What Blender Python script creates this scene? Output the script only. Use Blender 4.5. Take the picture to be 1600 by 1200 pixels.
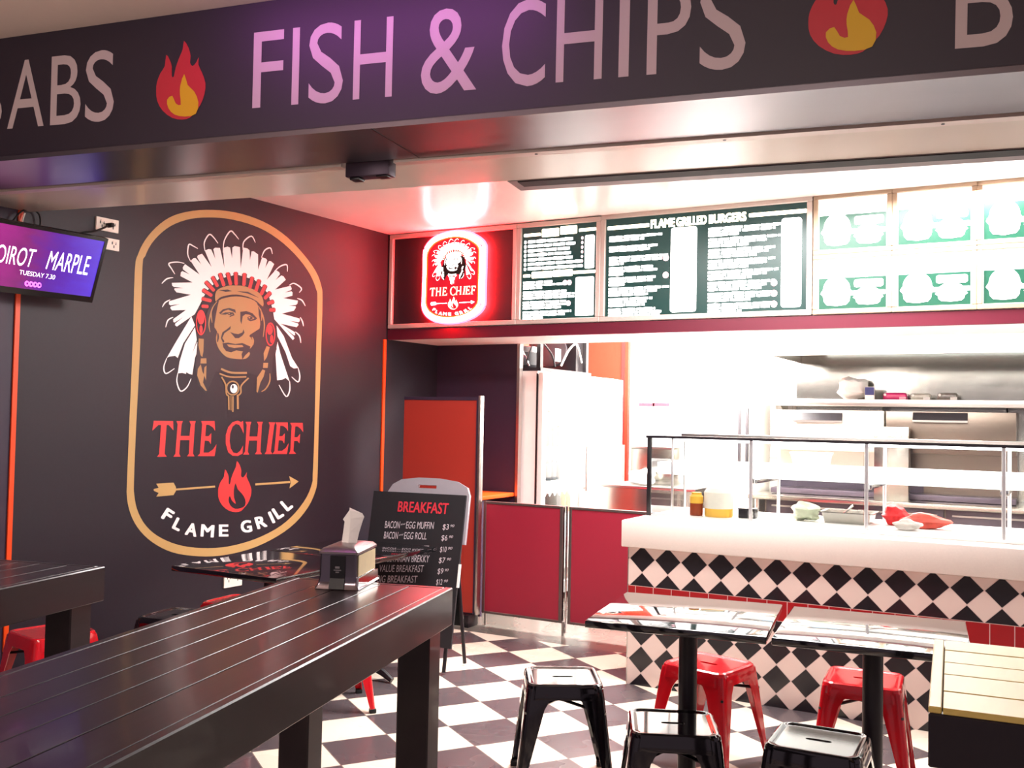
import bpy, bmesh, math, random
from math import sin, cos, pi, radians
from mathutils import Vector, Matrix
from mathutils.geometry import tessellate_polygon
random.seed(7)
SC = bpy.context.scene
for o in list(bpy.data.objects): bpy.data.objects.remove(o)
COL = SC.collection

# ---------------------------------------------------------------- camera
FPX, YAW, PITCH, ROLL, EYE = 1540.0, 0.50789, 0.03314, 0.01886, 1.55
fw = Vector((-sin(YAW)*cos(PITCH), cos(YAW)*cos(PITCH), sin(PITCH)))
_r = Vector((cos(YAW), sin(YAW), 0)); _u = _r.cross(fw)
RT = cos(ROLL)*_r + sin(ROLL)*_u
UP = -sin(ROLL)*_r + cos(ROLL)*_u
CAM = Vector((0, 0, EYE))
cd = bpy.data.cameras.new('camera'); cam = bpy.data.objects.new('camera', cd); COL.objects.link(cam)
cd.sensor_fit = 'HORIZONTAL'; cd.sensor_width = 36.0; cd.lens = 36.0*FPX/1600.0
cd.clip_start = 0.05; cd.clip_end = 100
m = Matrix((RT, UP, -fw)).transposed().to_4x4(); m.translation = CAM
cam.matrix_world = m
SC.camera = cam

# ---------------------------------------------------------------- world, exposure, lights
SC.view_settings.view_transform = 'Standard'
SC.view_settings.look = 'None'
SC.view_settings.gamma = 1.0
SC.view_settings.use_curve_mapping = False
SC.view_settings.exposure = 0.0
try:
    SC.cycles.use_denoising = True
    SC.cycles.max_bounces = 10
    SC.cycles.sample_clamp_indirect = 8.0
except Exception: pass
W = bpy.data.worlds.new('world'); SC.world = W; W.use_nodes = True
W.node_tree.nodes['Background'].inputs[0].default_value = (0.78, 0.58, 0.68, 1)
W.node_tree.nodes['Background'].inputs[1].default_value = 0.33

def area(name, loc, target, sx, sy, power, color):
    d = bpy.data.lights.new(name, 'AREA'); d.shape = 'RECTANGLE'; d.size = sx; d.size_y = sy
    d.energy = power; d.color = color
    o = bpy.data.objects.new(name, d); COL.objects.link(o); o.location = loc
    o.rotation_euler = (Vector(target)-Vector(loc)).to_track_quat('-Z', 'Y').to_euler()
    return o
area('kitchen_ceiling_light', (-2.2, 8.3, 2.92), (-2.2, 8.3, 0), 3.2, 0.7, 720, (1, .97, .93))
area('kitchen_front_light', (-1.6, 7.5, 2.92), (-1.6, 7.5, 0), 3.4, 0.4, 360, (1, .97, .93))
area('counter_light', (-1.1, 5.75, 2.95), (-1.0, 5.6, 0), 2.2, 0.35, 150, (1, .98, .97))
area('dining_light', (-2.1, 4.6, 2.95), (-2.1, 4.6, 0), 1.5, 0.5, 105, (1, .97, .95))
area('arcade_light', (-0.6, -0.6, 3.05), (-1.6, 2.6, 1.4), 2.0, 0.8, 55, (1, .86, .80))
pl = bpy.data.lights.new('arcade_fill_light', 'POINT'); pl.energy = 55; pl.color = (1, .84, .74); pl.shadow_soft_size = .14  # unseen point light, added to brighten the arcade ceiling
po = bpy.data.objects.new('arcade_fill_light', pl); COL.objects.link(po); po.location = (-2.7, .3, 2.35)
pu = area('purple_flare_light', (-2.14, 2.45, 3.085), (-2.28, 2.82, 2.86), 1.2, .06, 5, (.66, .13, .82))  # added light that gives the fascia the purple cast of lens flare
pu.rotation_euler = Matrix(((cos(radians(9.8)), -sin(radians(9.8)), 0), (sin(radians(9.8)), cos(radians(9.8)), 0), (0, 0, 1))).to_4x4().to_euler()
pu.rotation_euler.rotate_axis('X', radians(55))

# ---------------------------------------------------------------- photo geometry (rays of the camera onto real planes)
def ray(x, y): return FPX*fw + RT*(x-800) - UP*(y-600)
def on_plane(p0, n):
    p0 = Vector(p0); n = Vector(n).normalized()
    def f(x, y, off=0.0):
        d = ray(x, y); q = p0 + n*off
        return CAM + d*(n.dot(q-CAM)/n.dot(d))
    return f
def at_x(x, y, X): return on_plane((X, 0, 0), (1, 0, 0))(x, y)
def at_y(x, y, Y): return on_plane((0, Y, 0), (0, -1, 0))(x, y)
def at_z(x, y, Z): return on_plane((0, 0, Z), (0, 0, 1))(x, y)

# ---------------------------------------------------------------- materials
MATS = {}
def nd(nt, t, **kw):
    n = nt.nodes.new(t)
    for k, v in kw.items(): setattr(n, k, v)
    return n
def mat(name, col, rough=.5, metal=0., var=.06, scale=30., bump=0., emit=None, estr=0., trans=0., ior=1.45, coat=0., stretch=None, spec=None):
    if name in MATS: return MATS[name]
    m = bpy.data.materials.new(name); m.use_nodes = True; nt = m.node_tree
    b = nt.nodes['Principled BSDF']
    b.inputs['Roughness'].default_value = rough; b.inputs['Metallic'].default_value = metal
    b.inputs['Transmission Weight'].default_value = trans; b.inputs['IOR'].default_value = ior
    b.inputs['Coat Weight'].default_value = coat; b.inputs['Coat Roughness'].default_value = .06
    if spec is not None: b.inputs['Specular IOR Level'].default_value = spec
    tc = nd(nt, 'ShaderNodeTexCoord'); nz = nd(nt, 'ShaderNodeTexNoise'); nz.inputs['Scale'].default_value = scale; nz.inputs['Detail'].default_value = 4
    if stretch:
        mp = nd(nt, 'ShaderNodeMapping'); mp.inputs['Scale'].default_value = stretch
        nt.links.new(tc.outputs['Object'], mp.inputs[0]); nt.links.new(mp.outputs[0], nz.inputs['Vector'])
    else: nt.links.new(tc.outputs['Object'], nz.inputs['Vector'])
    mx = nd(nt, 'ShaderNodeMix', data_type='RGBA')
    mx.inputs[6].default_value = tuple(c*(1-var) for c in col)+(1,)
    mx.inputs[7].default_value = tuple(min(1, c*(1+var)) for c in col)+(1,)
    nt.links.new(nz.outputs['Fac'], mx.inputs[0]); nt.links.new(mx.outputs[2], b.inputs['Base Color'])
    if bump:
        bp = nd(nt, 'ShaderNodeBump'); bp.inputs['Strength'].default_value = bump; bp.inputs['Distance'].default_value = .002
        nt.links.new(nz.outputs['Fac'], bp.inputs['Height']); nt.links.new(bp.outputs[0], b.inputs['Normal'])
    if emit:
        b.inputs['Emission Color'].default_value = tuple(emit)+(1,); b.inputs['Emission Strength'].default_value = estr
    MATS[name] = m
    return m
def S(r, g, b):  # sRGB 0-255 -> linear
    f = lambda c: ((c/255+.055)/1.055)**2.4 if c/255 > .04045 else c/255/12.92
    return (f(r), f(g), f(b))

M_blackwall = mat('black_wall_paint', S(37, 30, 39), .48, var=.12, scale=60, bump=.04, spec=.36)
M_navy = mat('black_panel', S(52, 38, 58), .5, var=.06)
M_ceil = mat('white_ceiling_paint', S(240, 230, 224), .26, var=.02, scale=8)
M_soffit = mat('soffit_paint', S(226, 216, 204), .22, var=.03, scale=6)
M_white = mat('white_paint', S(246, 243, 240), .45, var=.02)
M_orange = mat('orange_laminate', S(236, 74, 14), .4)
M_orangewall = mat('orange_wall', S(216, 56, 36), .5)
M_redorange = mat('red_orange_laminate', S(172, 52, 42), .42, var=.04, scale=200)
M_crimson = mat('crimson_laminate', S(150, 34, 54), .42, var=.04, scale=200)
M_redtrim = mat('red_trim', S(92, 18, 38), .4)
M_alu = mat('aluminium', S(190, 186, 182), .3, 1., var=.03)
M_alupaint = mat('silver_frame', S(206, 190, 182), .4, .35, var=.03)
M_steel = mat('stainless_steel', S(190, 186, 178), .22, 1., var=.05, scale=8, stretch=(1, 1, 30))
M_steel_wavy = mat('stainless_backsplash', S(168, 168, 163), .16, 1., var=.04, scale=2.5, bump=.9)
M_chrome = mat('chrome', S(225, 228, 230), .08, 1., var=.01)
M_black = mat('black_plastic', S(22, 20, 24), .4)
M_blackgloss = mat('black_gloss_enamel', S(14, 12, 16), .07, 0., var=.1, coat=1.)
M_blackmetal = mat('black_powder_coat', S(25, 19, 26), .35)
M_tabletop = mat('black_gloss_tabletop', S(16, 15, 18), .05, var=.1, coat=1., spec=.9)
M_redgloss = mat('red_gloss_enamel', S(205, 16, 30), .14, var=.04, coat=1.)
M_rubber = mat('black_rubber', S(16, 15, 16), .7)
M_pale = mat('pale_timber', S(186, 162, 90), .4, var=.10, scale=7, stretch=(1, 9, 9))
M_post = mat('satin_chrome', S(232, 234, 236), .3, .8, var=.01)
M_glass = mat('clear_glass', (.96, .99, .98), .0, trans=1., var=0.)
M_cream = mat('cream_stone', S(232, 221, 213), .35, var=.05, scale=120)
M_gold = mat('mural_gold', S(186, 152, 96), .5, var=.02)
M_mwhite = mat('mural_white', S(240, 236, 236), .5, var=.01)
M_mred = mat('mural_red', S(224, 52, 54), .5, var=.02)
M_mtan = mat('mural_tan', S(158, 122, 78), .5, var=.02)
M_mblack = mat('mural_black', S(37, 30, 39), .5, var=.02)
M_fletter = mat('fascia_letter_vinyl', S(190, 172, 172), .4, var=.02)
M_fred = mat('fascia_flame_red', S(190, 46, 58), .4, var=.02)
M_fyellow = mat('fascia_flame_yellow', S(214, 168, 34), .4, var=.02)
M_fascia = mat('fascia_black_panel', S(34, 22, 38), .55, var=.06, scale=200, spec=.75)
M_paper = mat('white_paper', S(248, 246, 242), .8, var=.02)
M_plate = mat('white_switch_plate', S(240, 234, 222), .4, var=.01)
M_glow = mat('menu_glow_white', (1, 1, 1), .5, var=0., emit=(1, .98, .96), estr=4.)
M_warmglow = mat('menu_glow_amber', (1, .9, .7), .5, var=0., emit=(1, .86, .62), estr=5.)
M_board = mat('menu_board_green', S(20, 50, 46), .3, var=.2, scale=6, emit=S(30, 74, 72), estr=.45)
M_board2 = mat('menu_board_green_lit', S(24, 64, 50), .3, var=.2, scale=6, emit=S(50, 120, 92), estr=.8)
M_dot = mat('menu_dot_pink', (1, .5, .6), .5, var=0., emit=(1, .55, .6), estr=5.)

def wood_black():
    m = mat('black_stained_timber', S(31, 20, 26), .29, var=.35, scale=5, stretch=(9, .8, 9), bump=.1, coat=.12)
    return m
M_wood = wood_black()

def floor_mat():
    m = bpy.data.materials.new('checker_floor_tiles'); m.use_nodes = True; nt = m.node_tree; b = nt.nodes['Principled BSDF']
    L = nt.links.new
    tc = nd(nt, 'ShaderNodeTexCoord'); mp = nd(nt, 'ShaderNodeMapping', vector_type='TEXTURE')
    s = .3228
    mp.inputs['Location'].default_value = (-3.1828, 5.7381, 0); mp.inputs['Rotation'].default_value = (0, 0, radians(-34.59)); mp.inputs['Scale'].default_value = (s, s, 1)
    L(tc.outputs['Object'], mp.inputs[0])
    sep = nd(nt, 'ShaderNodeSeparateXYZ'); L(mp.outputs[0], sep.inputs[0])
    def ma(op, a, bb=None):
        n = nd(nt, 'ShaderNodeMath', operation=op)
        for i, v in enumerate((a, bb)):
            if v is None: continue
            if isinstance(v, (int, float)): n.inputs[i].default_value = v
            else: L(v, n.inputs[i])
        return n.outputs[0]
    fx, fy = ma('FLOOR', sep.outputs[0]), ma('FLOOR', sep.outputs[1])
    par = ma('ABSOLUTE', ma('MODULO', ma('ADD', fx, fy), 2.))
    gx = ma('ABSOLUTE', ma('SUBTRACT', ma('FRACT', sep.outputs[0]), .5)); gy = ma('ABSOLUTE', ma('SUBTRACT', ma('FRACT', sep.outputs[1]), .5))
    gr = ma('GREATER_THAN', ma('MAXIMUM', gx, gy), .492)
    s2 = nd(nt, 'ShaderNodeSeparateXYZ'); L(tc.outputs['Object'], s2.inputs[0])
    haze_zone = ma('GREATER_THAN', s2.outputs[1], 6.12)  # flat tone painted over the tiles for reflective haze by the gate
    mix = nd(nt, 'ShaderNodeMix', data_type='RGBA'); mix.inputs[6].default_value = S(232, 218, 200)+(1,); mix.inputs[7].default_value = S(84, 75, 78)+(1,)
    L(par, mix.inputs[0])
    m2 = nd(nt, 'ShaderNodeMix', data_type='RGBA'); m2.inputs[7].default_value = S(120, 108, 100)+(1,); L(gr, m2.inputs[0]); L(mix.outputs[2], m2.inputs[6])
    m3 = nd(nt, 'ShaderNodeMix', data_type='RGBA'); m3.inputs[7].default_value = S(104, 97, 90)+(1,); L(haze_zone, m3.inputs[0]); L(m2.outputs[2], m3.inputs[6])
    nz = nd(nt, 'ShaderNodeTexNoise'); nz.inputs['Scale'].default_value = 3.; L(tc.outputs['Object'], nz.inputs['Vector'])
    mr = nd(nt, 'ShaderNodeMapRange'); mr.inputs[3].default_value = .2; mr.inputs[4].default_value = .34; L(nz.outputs['Fac'], mr.inputs[0])
    L(m3.outputs[2], b.inputs['Base Color']); L(mr.outputs[0], b.inputs['Roughness'])
    return m
def counter_tile_mat():
    m = bpy.data.materials.new('diamond_checker_tiles'); m.use_nodes = True; nt = m.node_tree; b = nt.nodes['Principled BSDF']
    L = nt.links.new
    tc = nd(nt, 'ShaderNodeTexCoord'); sep = nd(nt, 'ShaderNodeSeparateXYZ'); L(tc.outputs['Object'], sep.inputs[0])
    def ma(op, a, bb=None):
        n = nd(nt, 'ShaderNodeMath', operation=op)
        for i, v in enumerate((a, bb)):
            if v is None: continue
            if isinstance(v, (int, float)): n.inputs[i].default_value = v
            else: L(v, n.inputs[i])
        return n.outputs[0]
    X, Z = sep.outputs[0], sep.outputs[2]
    D = .157
    up = ma('GREATER_THAN', Z, .52)
    zo = ma('ADD', ma('MULTIPLY', up, .733-.151), .151)     # anchor of a black row
    dx = ma('DIVIDE', ma('SUBTRACT', X, -2.147), D); dz = ma('DIVIDE', ma('SUBTRACT', Z, zo), D)
    u = ma('ADD', ma('ADD', dx, dz), .5); v = ma('ADD', ma('SUBTRACT', dx, dz), .5)
    par = ma('ABSOLUTE', ma('MODULO', ma('ADD', ma('FLOOR', u), ma('FLOOR', v)), 2.))
    gu = ma('ABSOLUTE', ma('SUBTRACT', ma('FRACT', u), .5)); gv = ma('ABSOLUTE', ma('SUBTRACT', ma('FRACT', v), .5))
    gr = ma('GREATER_THAN', ma('MAXIMUM', gu, gv), .484)
    mix = nd(nt, 'ShaderNodeMix', data_type='RGBA'); mix.inputs[6].default_value = S(30, 26, 32)+(1,); mix.inputs[7].default_value = S(230, 208, 200)+(1,); L(par, mix.inputs[0])
    m2 = nd(nt, 'ShaderNodeMix', data_type='RGBA'); m2.inputs[7].default_value = S(214, 190, 184)+(1,); L(gr, m2.inputs[0]); L(mix.outputs[2], m2.inputs[6])
    inred = ma('LESS_THAN', ma('ABSOLUTE', ma('SUBTRACT', Z, .52)), .056)
    rx = ma('ABSOLUTE', ma('SUBTRACT', ma('FRACT', ma('DIVIDE', ma('SUBTRACT', X, -.4431), .11)), .5))
    rg = ma('GREATER_THAN', ma('MAXIMUM', ma('MULTIPLY', rx, .11), ma('ABSOLUTE', ma('SUBTRACT', Z, .52))), .0532)
    mr = nd(nt, 'ShaderNodeMix', data_type='RGBA'); mr.inputs[6].default_value = S(158, 24, 30)+(1,); mr.inputs[7].default_value = S(214, 180, 176)+(1,); L(rg, mr.inputs[0])
    m3 = nd(nt, 'ShaderNodeMix', data_type='RGBA'); L(inred, m3.inputs[0]); L(m2.outputs[2], m3.inputs[6]); L(mr.outputs[2], m3.inputs[7])
    L(m3.outputs[2], b.inputs['Base Color']); b.inputs['Roughness'].default_value = .25
    return m
def screen_mat():
    m = bpy.data.materials.new('television_picture'); m.use_nodes = True; nt = m.node_tree; b = nt.nodes['Principled BSDF']; L = nt.links.new
    tc = nd(nt, 'ShaderNodeTexCoord'); sep = nd(nt, 'ShaderNodeSeparateXYZ'); L(tc.outputs['Generated'], sep.inputs[0])
    cr = nd(nt, 'ShaderNodeValToRGB'); e = cr.color_ramp.elements
    e[0].position = 0; e[0].color = S(190, 30, 150)+(1,); e[1].position = 1; e[1].color = S(96, 60, 225)+(1,)
    x = e.new(.35); x.color = S(140, 20, 120)+(1,); x = e.new(.62); x.color = S(95, 20, 170)+(1,)
    nz = nd(nt, 'ShaderNodeTexNoise'); nz.inputs['Scale'].default_value = 6; L(tc.outputs['Generated'], nz.inputs['Vector'])
    ad = nd(nt, 'ShaderNodeMath', operation='MULTIPLY_ADD'); ad.inputs[1].default_value = .25; L(nz.outputs['Fac'], ad.inputs[0]); L(sep.outputs[1], ad.inputs[2])
    sb = nd(nt, 'ShaderNodeMath', operation='SUBTRACT'); sb.inputs[1].default_value = .12; L(ad.outputs[0], sb.inputs[0]); L(sb.outputs[0], cr.inputs[0])
    L(cr.outputs[0], b.inputs['Emission Color']); b.inputs['Emission Strength'].default_value = 1.0; b.inputs['Base Color'].default_value = (.01, .01, .01, 1); b.inputs['Roughness'].default_value = .2
    return m
M_floor, M_ctile, M_screen = floor_mat(), counter_tile_mat(), screen_mat()

# ---------------------------------------------------------------- mesh helpers
PM = {}
class MB:
    def __init__(s): s.bm = bmesh.new()
    def _add(s, fn):
        t = bmesh.new(); fn(t); me = bpy.data.meshes.new('t'); t.to_mesh(me); t.free(); s.bm.from_mesh(me); bpy.data.meshes.remove(me); return s
    def box(s, lo, hi, bev=0., rz=0., M=None, seg=2):
        def fn(t):
            c = [(lo[i]+hi[i])/2 for i in range(3)]; d = [abs(hi[i]-lo[i]) for i in range(3)]
            bmesh.ops.create_cube(t, size=1, matrix=Matrix.Diagonal((*d, 1)))
            if bev: bmesh.ops.bevel(t, geom=t.edges[:], offset=min(bev, min(d)*.45), segments=seg, affect='EDGES', profile=.5)
            X = Matrix.Translation(c) @ Matrix.Rotation(rz, 4, 'Z')
            if M is not None: X = M @ X
            bmesh.ops.transform(t, matrix=X, verts=t.verts)
        return s._add(fn)
    def cyl(s, p0, p1, r0, r1=None, n=20, caps=True):
        r1 = r0 if r1 is None else r1; p0, p1 = Vector(p0), Vector(p1)
        def fn(t):
            d = p1-p0
            bmesh.ops.create_cone(t, cap_ends=caps, segments=n, radius1=r0, radius2=r1, depth=d.length)
            bmesh.ops.transform(t, matrix=Matrix.Translation((p0+p1)/2) @ d.to_track_quat('Z', 'Y').to_matrix().to_4x4(), verts=t.verts)
        return s._add(fn)
    def tube(s, pts, r, n=8, closed=False):
        pts = [Vector(p) for p in pts]
        def fn(t):
            rings = []; N = len(pts)
            for i, p in enumerate(pts):
                a = pts[(i-1) % N] if (i or closed) else p; b = pts[(i+1) % N] if (i < N-1 or closed) else p
                d = (b-a).normalized()
                ref = Vector((0, 0, 1)) if abs(d.z) < .9 else Vector((1, 0, 0))
                x = d.cross(ref).normalized(); y = d.cross(x)
                rr = r[i] if isinstance(r, (list, tuple)) else r
                rings.append([t.verts.new(p+(x*cos(2*pi*k/n)+y*sin(2*pi*k/n))*rr) for k in range(n)])
            for i in range(N if closed else N-1):
                A, B = rings[i], rings[(i+1) % N]
                for k in range(n): t.faces.new((A[k], A[(k+1) % n], B[(k+1) % n], B[k]))
            if not closed:
                t.faces.new(rings[0][::-1]); t.faces.new(rings[-1])
            bmesh.ops.recalc_face_normals(t, faces=t.faces)
        return s._add(fn)
    def lathe(s, prof, c=(0, 0, 0), n=24, M=None):
        c = Vector(c)
        def fn(t):
            rings = [[t.verts.new((max(r, 1e-4)*cos(2*pi*k/n), max(r, 1e-4)*sin(2*pi*k/n), z)) for k in range(n)] for r, z in prof]
            for A, B in zip(rings, rings[1:]):
                for k in range(n): t.faces.new((A[k], A[(k+1) % n], B[(k+1) % n], B[k]))
            t.faces.new(rings[0][::-1]); t.faces.new(rings[-1])
            bmesh.ops.recalc_face_normals(t, faces=t.faces)
            X = Matrix.Translation(c)
            if M is not None: X = X @ M
            bmesh.ops.transform(t, matrix=X, verts=t.verts)
        return s._add(fn)
    def fill(s, loops):     # flat polygon with holes, 3D points
        loops = [[Vector(p) for p in l] for l in loops]
        tri = tessellate_polygon(loops); flat = [p for l in loops for p in l]
        def fn(t):
            vs = [t.verts.new(p) for p in flat]
            for f in tri:
                try: t.faces.new([vs[i] for i in f])
                except ValueError: pass
        return s._add(fn)
    def prism(s, loop, d, holes=()):   # polygon extruded along vector d
        d = Vector(d); loops = [[Vector(p) for p in l] for l in [loop, *holes]]
        tri = tessellate_polygon(loops); flat = [p for l in loops for p in l]
        def fn(t):
            a = [t.verts.new(p) for p in flat]; b = [t.verts.new(p+d) for p in flat]
            for f in tri:
                try: t.faces.new([a[i] for i in f]); t.faces.new([b[i] for i in f][::-1])
                except ValueError: pass
            o = 0
            for l in loops:
                n = len(l)
                for i in range(n):
                    j = (i+1) % n
                    try: t.faces.new((a[o+i], a[o+j], b[o+j], b[o+i]))
                    except ValueError: pass
                o += n
            bmesh.ops.recalc_face_normals(t, faces=t.faces)
        return s._add(fn)
    def tris(s, verts, faces):
        def fn(t):
            vs = [t.verts.new(p) for p in verts]
            for f in faces:
                try: t.faces.new([vs[i] for i in f])
                except ValueError: pass
        return s._add(fn)
    def loft(s, rings, caps=True, close=True):
        rings = [[Vector(p) for p in r] for r in rings]
        def fn(t):
            R = [[t.verts.new(p) for p in r] for r in rings]
            for A, B in zip(R, R[1:]):
                n = len(A)
                for k in range(n if close else n-1): t.faces.new((A[k], A[(k+1) % n], B[(k+1) % n], B[k]))
            if caps: t.faces.new(R[0][::-1]); t.faces.new(R[-1])
            bmesh.ops.recalc_face_normals(t, faces=t.faces)
        return s._add(fn)
    def obj(s, name, material, parent=None, local=False, smooth=True, label=None):
        me = bpy.data.meshes.new(name)
        if parent is not None and not local:
            bmesh.ops.transform(s.bm, matrix=PM[parent.name].inverted(), verts=s.bm.verts)
        s.bm.to_mesh(me); s.bm.free()
        if smooth and len(me.polygons):
            me.polygons.foreach_set('use_smooth', [True]*len(me.polygons))
            me.set_sharp_from_angle(angle=radians(32))
        me.materials.append(material)
        o = bpy.data.objects.new(name, me); COL.objects.link(o)
        if parent is not None:
            o.parent = parent; PM[o.name] = PM[parent.name]
        else: PM[o.name] = Matrix.Identity(4)
        if label: o['label'] = label
        return o
def thing(name, label, cat, loc=(0, 0, 0), rz=0., group=None):
    o = bpy.data.objects.new(name, None); COL.objects.link(o); o.location = loc; o.rotation_euler = (0, 0, rz)
    o.empty_display_size = .05
    PM[o.name] = Matrix.Translation(loc) @ Matrix.Rotation(rz, 4, 'Z')
    return tag(o, label, cat, group)
def tag(o, label, cat, group=None):
    o['label'] = label; o['category'] = cat
    if group: o['group'] = group
    return o
def struct(name, mb, m, parent=None, smooth=False):
    o = mb.obj(name, m, parent, smooth=smooth); o['kind'] = 'structure'; return o
def dup(root, loc, rz, label, group=None):
    r = root.copy(); COL.objects.link(r); r.location = loc; r.rotation_euler = (0, 0, rz); r['label'] = label
    if group: r['group'] = group
    for ch in list(root.children):
        c = ch.copy(); COL.objects.link(c); c.parent = r
        for g in list(ch.children):
            d = g.copy(); COL.objects.link(d); d.parent = c
    return r

# ---- text: outlines of the built-in font, fitted into a quadrilateral on a plane
TC = {}
def text_geo(t):
    if t in TC: return TC[t]
    cu = bpy.data.curves.new('txt', 'FONT'); cu.body = t; cu.resolution_u = 4
    ob = bpy.data.objects.new('txt', cu); COL.objects.link(ob)
    dg = bpy.context.evaluated_depsgraph_get(); dg.update()
    me = ob.evaluated_get(dg).to_mesh()
    v = [(p.co.x, p.co.y) for p in me.vertices]; f = [tuple(p.vertices) for p in me.polygons]
    bpy.data.objects.remove(ob); bpy.data.curves.remove(cu)
    TC[t] = (v, f); return TC[t]
def text_on(mb, t, fn, tl, tr, bl, br, off=.0015):
    """glyphs of t stretched to the pixel quad top-left, top-right, bottom-left, bottom-right, laid on plane fn"""
    v, f = text_geo(t)
    x0, x1 = min(p[0] for p in v), max(p[0] for p in v); y0, y1 = min(p[1] for p in v), max(p[1] for p in v)
    out = []
    P = [fn(*q, off) for q in (tl, tr, bl, br)]
    for x, y in v:
        a = (x-x0)/(x1-x0); b = (y-y0)/(y1-y0)
        out.append(((P[0]*(1-a)+P[1]*a)*b + (P[2]*(1-a)+P[3]*a)*(1-b)))
    mb.tris(out, f); return mb
def smooth_loop(pts, k=3, closed=True):
    """Catmull-Rom through points"""
    out = []; n = len(pts)
    for i in range(n if closed else n-1):
        g = lambda j: pts[j % n] if closed else pts[max(0, min(n-1, j))]
        p0, p1, p2, p3 = g(i-1), g(i), g(i+1), g(i+2)
        for s in range(k):
            t = s/k
            out.append(tuple(.5*((2*b)+(-a+c)*t+(2*a-5*b+4*c-d)*t*t+(-a+3*b-3*c+d)*t**3) for a, b, c, d in zip(p0, p1, p2, p3)))
    if not closed: out.append(tuple(pts[-1]))
    return out
def ribbon(pts, w, taper=True):
    """2D stroke as a closed polygon"""
    p = smooth_loop(pts, 4, False) if len(pts) > 2 else list(pts); L, R = [], []; n = len(p)
    for i in range(n):
        a, b = p[max(0, i-1)], p[min(n-1, i+1)]; dx, dy = b[0]-a[0], b[1]-a[1]; l = math.hypot(dx, dy) or 1
        ww = w/2*(1 if not taper else (.45+.55*sin(pi*min(1, max(0, i/(n-1))))))
        L.append((p[i][0]-dy/l*ww, p[i][1]+dx/l*ww)); R.append((p[i][0]+dy/l*ww, p[i][1]-dx/l*ww))
    return L+R[::-1]
def ellipse(cx, cy, rx, ry, n=24): return [(cx+rx*cos(2*pi*k/n), cy+ry*sin(2*pi*k/n)) for k in range(n)]

# ---------------------------------------------------------------- the emblem (traced on its wall; reused, scaled, by the neon sign)
def cr(ox, oy, s): return lambda pts: [(ox+x/s, oy+y/s) for x, y in pts]
K1, K2, K6, K7 = cr(180, 310, 3.5294), cr(180, 610, 4.444), cr(230, 350, 5.715), cr(290, 460, 6.319)
ART = []     # part name, colour key, layer, list of polygons (each a list of loops)
def art(name, key, layer, polys): ART.append((name, key, layer, [p if isinstance(p[0], list) else [p] for p in polys]))
ring_o = K1([(96, 800), (108, 400), (125, 310), (165, 230), (225, 160), (300, 105), (390, 75), (500, 63), (620, 70), (740, 98), (850, 145), (950, 215), (1040, 310), (1105, 400), (1136, 480), (1143, 560), (1135, 860)]) + \
    K2([(1412, 300), (1405, 600), (1390, 700), (1340, 810), (1250, 920), (1130, 1010), (980, 1085), (830, 1130), (680, 1152), (530, 1148), (400, 1125), (290, 1075), (200, 1005), (135, 920), (95, 820), (80, 720), (82, 640), (95, 300)])
ring_i = K1([(138, 800), (150, 380), (165, 320), (200, 250), (260, 185), (330, 140), (420, 112), (520, 105), (620, 112), (730, 138), (830, 180), (930, 250), (1015, 335), (1075, 420), (1108, 500), (1115, 560), (1108, 860)]) + \
    K2([(1383, 300), (1372, 580), (1368, 640), (1330, 740), (1250, 850), (1150, 940), (1020, 1012), (880, 1062), (740, 1090), (600, 1095), (470, 1080), (360, 1045), (265, 990), (195, 915), (150, 820), (132, 720), (130, 640), (143, 300)])
ring_o, ring_i = smooth_loop(ring_o), smooth_loop(ring_i)
art('border_ring', 'gold', 1, [[ring_o, ring_i]])
# feathers
b = [(425, 805), (345, 768), (390, 632), (405, 522), (468, 452), (576, 386), (690, 392), (835, 396), (990, 408), (1068, 497), (1140, 586), (1216, 662), (1202, 800), (1190, 890), (1135, 850)]
ends = [((232, 850), (265, 916)), ((195, 690), (222, 772)), ((220, 525), (262, 610)), ((338, 358), (296, 465)), ((490, 266), (388, 330)), ((650, 214), (515, 238)), ((828, 206), (676, 214)), ((858, 210), (990, 272)),
        ((1026, 298), (1134, 358)), ((1148, 410), (1238, 498)), ((1280, 552), (1296, 640)), ((1345, 684), (1310, 774)), ((1362, 845), (1334, 922)), ((1318, 965), (1300, 1036))]
F = []
for i, (p, q) in enumerate(ends):
    A, B = b[i], b[i+1]
    if i < 7: e1, e2 = (q, p) if i < 3 else (q, p)
    else: e1, e2 = p, q
    mx, my = (p[0]+q[0])/2, (p[1]+q[1])/2; cx, cy = (A[0]+B[0])/2, (A[1]+B[1])/2
    lerp = lambda a, c, t: (a[0]+(c[0]-a[0])*t, a[1]+(c[1]-a[1])*t)
    nt_ = lerp((mx, my), (cx, cy), .52); out = lerp((mx, my), (cx, cy), -.10)
    if i < 3: e1, e2 = q, p
    sh = lambda e, o: lerp(e, A if o else B, .10)
    F.append(K6([A, lerp(A, e1, .55), e1, lerp(e1, out, .55), lerp((mx, my), e1, .16), nt_, lerp((mx, my), e2, .12), lerp(e2, out, .6), e2, lerp(B, e2, .55), B]))
F.append(K6([(425, 805), (345, 768), (390, 632), (405, 522), (468, 452), (576, 386), (690, 392), (835, 396), (990, 408), (1068, 497), (1140, 586), (1216, 662), (1202, 800), (1190, 890), (1135, 850), (1120, 760), (1080, 620), (960, 500), (800, 450), (640, 490), (530, 600), (470, 720)]))
F.append(K1([(420, 650), (330, 800), (284, 880), (300, 872), (330, 868), (345, 880), (375, 800), (440, 700)]))
F.append(K1([(440, 710), (385, 800), (355, 900), (345, 965), (370, 962), (390, 968), (410, 900), (450, 780)]))
F.append(K1([(452, 790), (415, 880), (392, 958), (408, 968), (425, 972), (440, 880), (458, 830)]))
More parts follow.
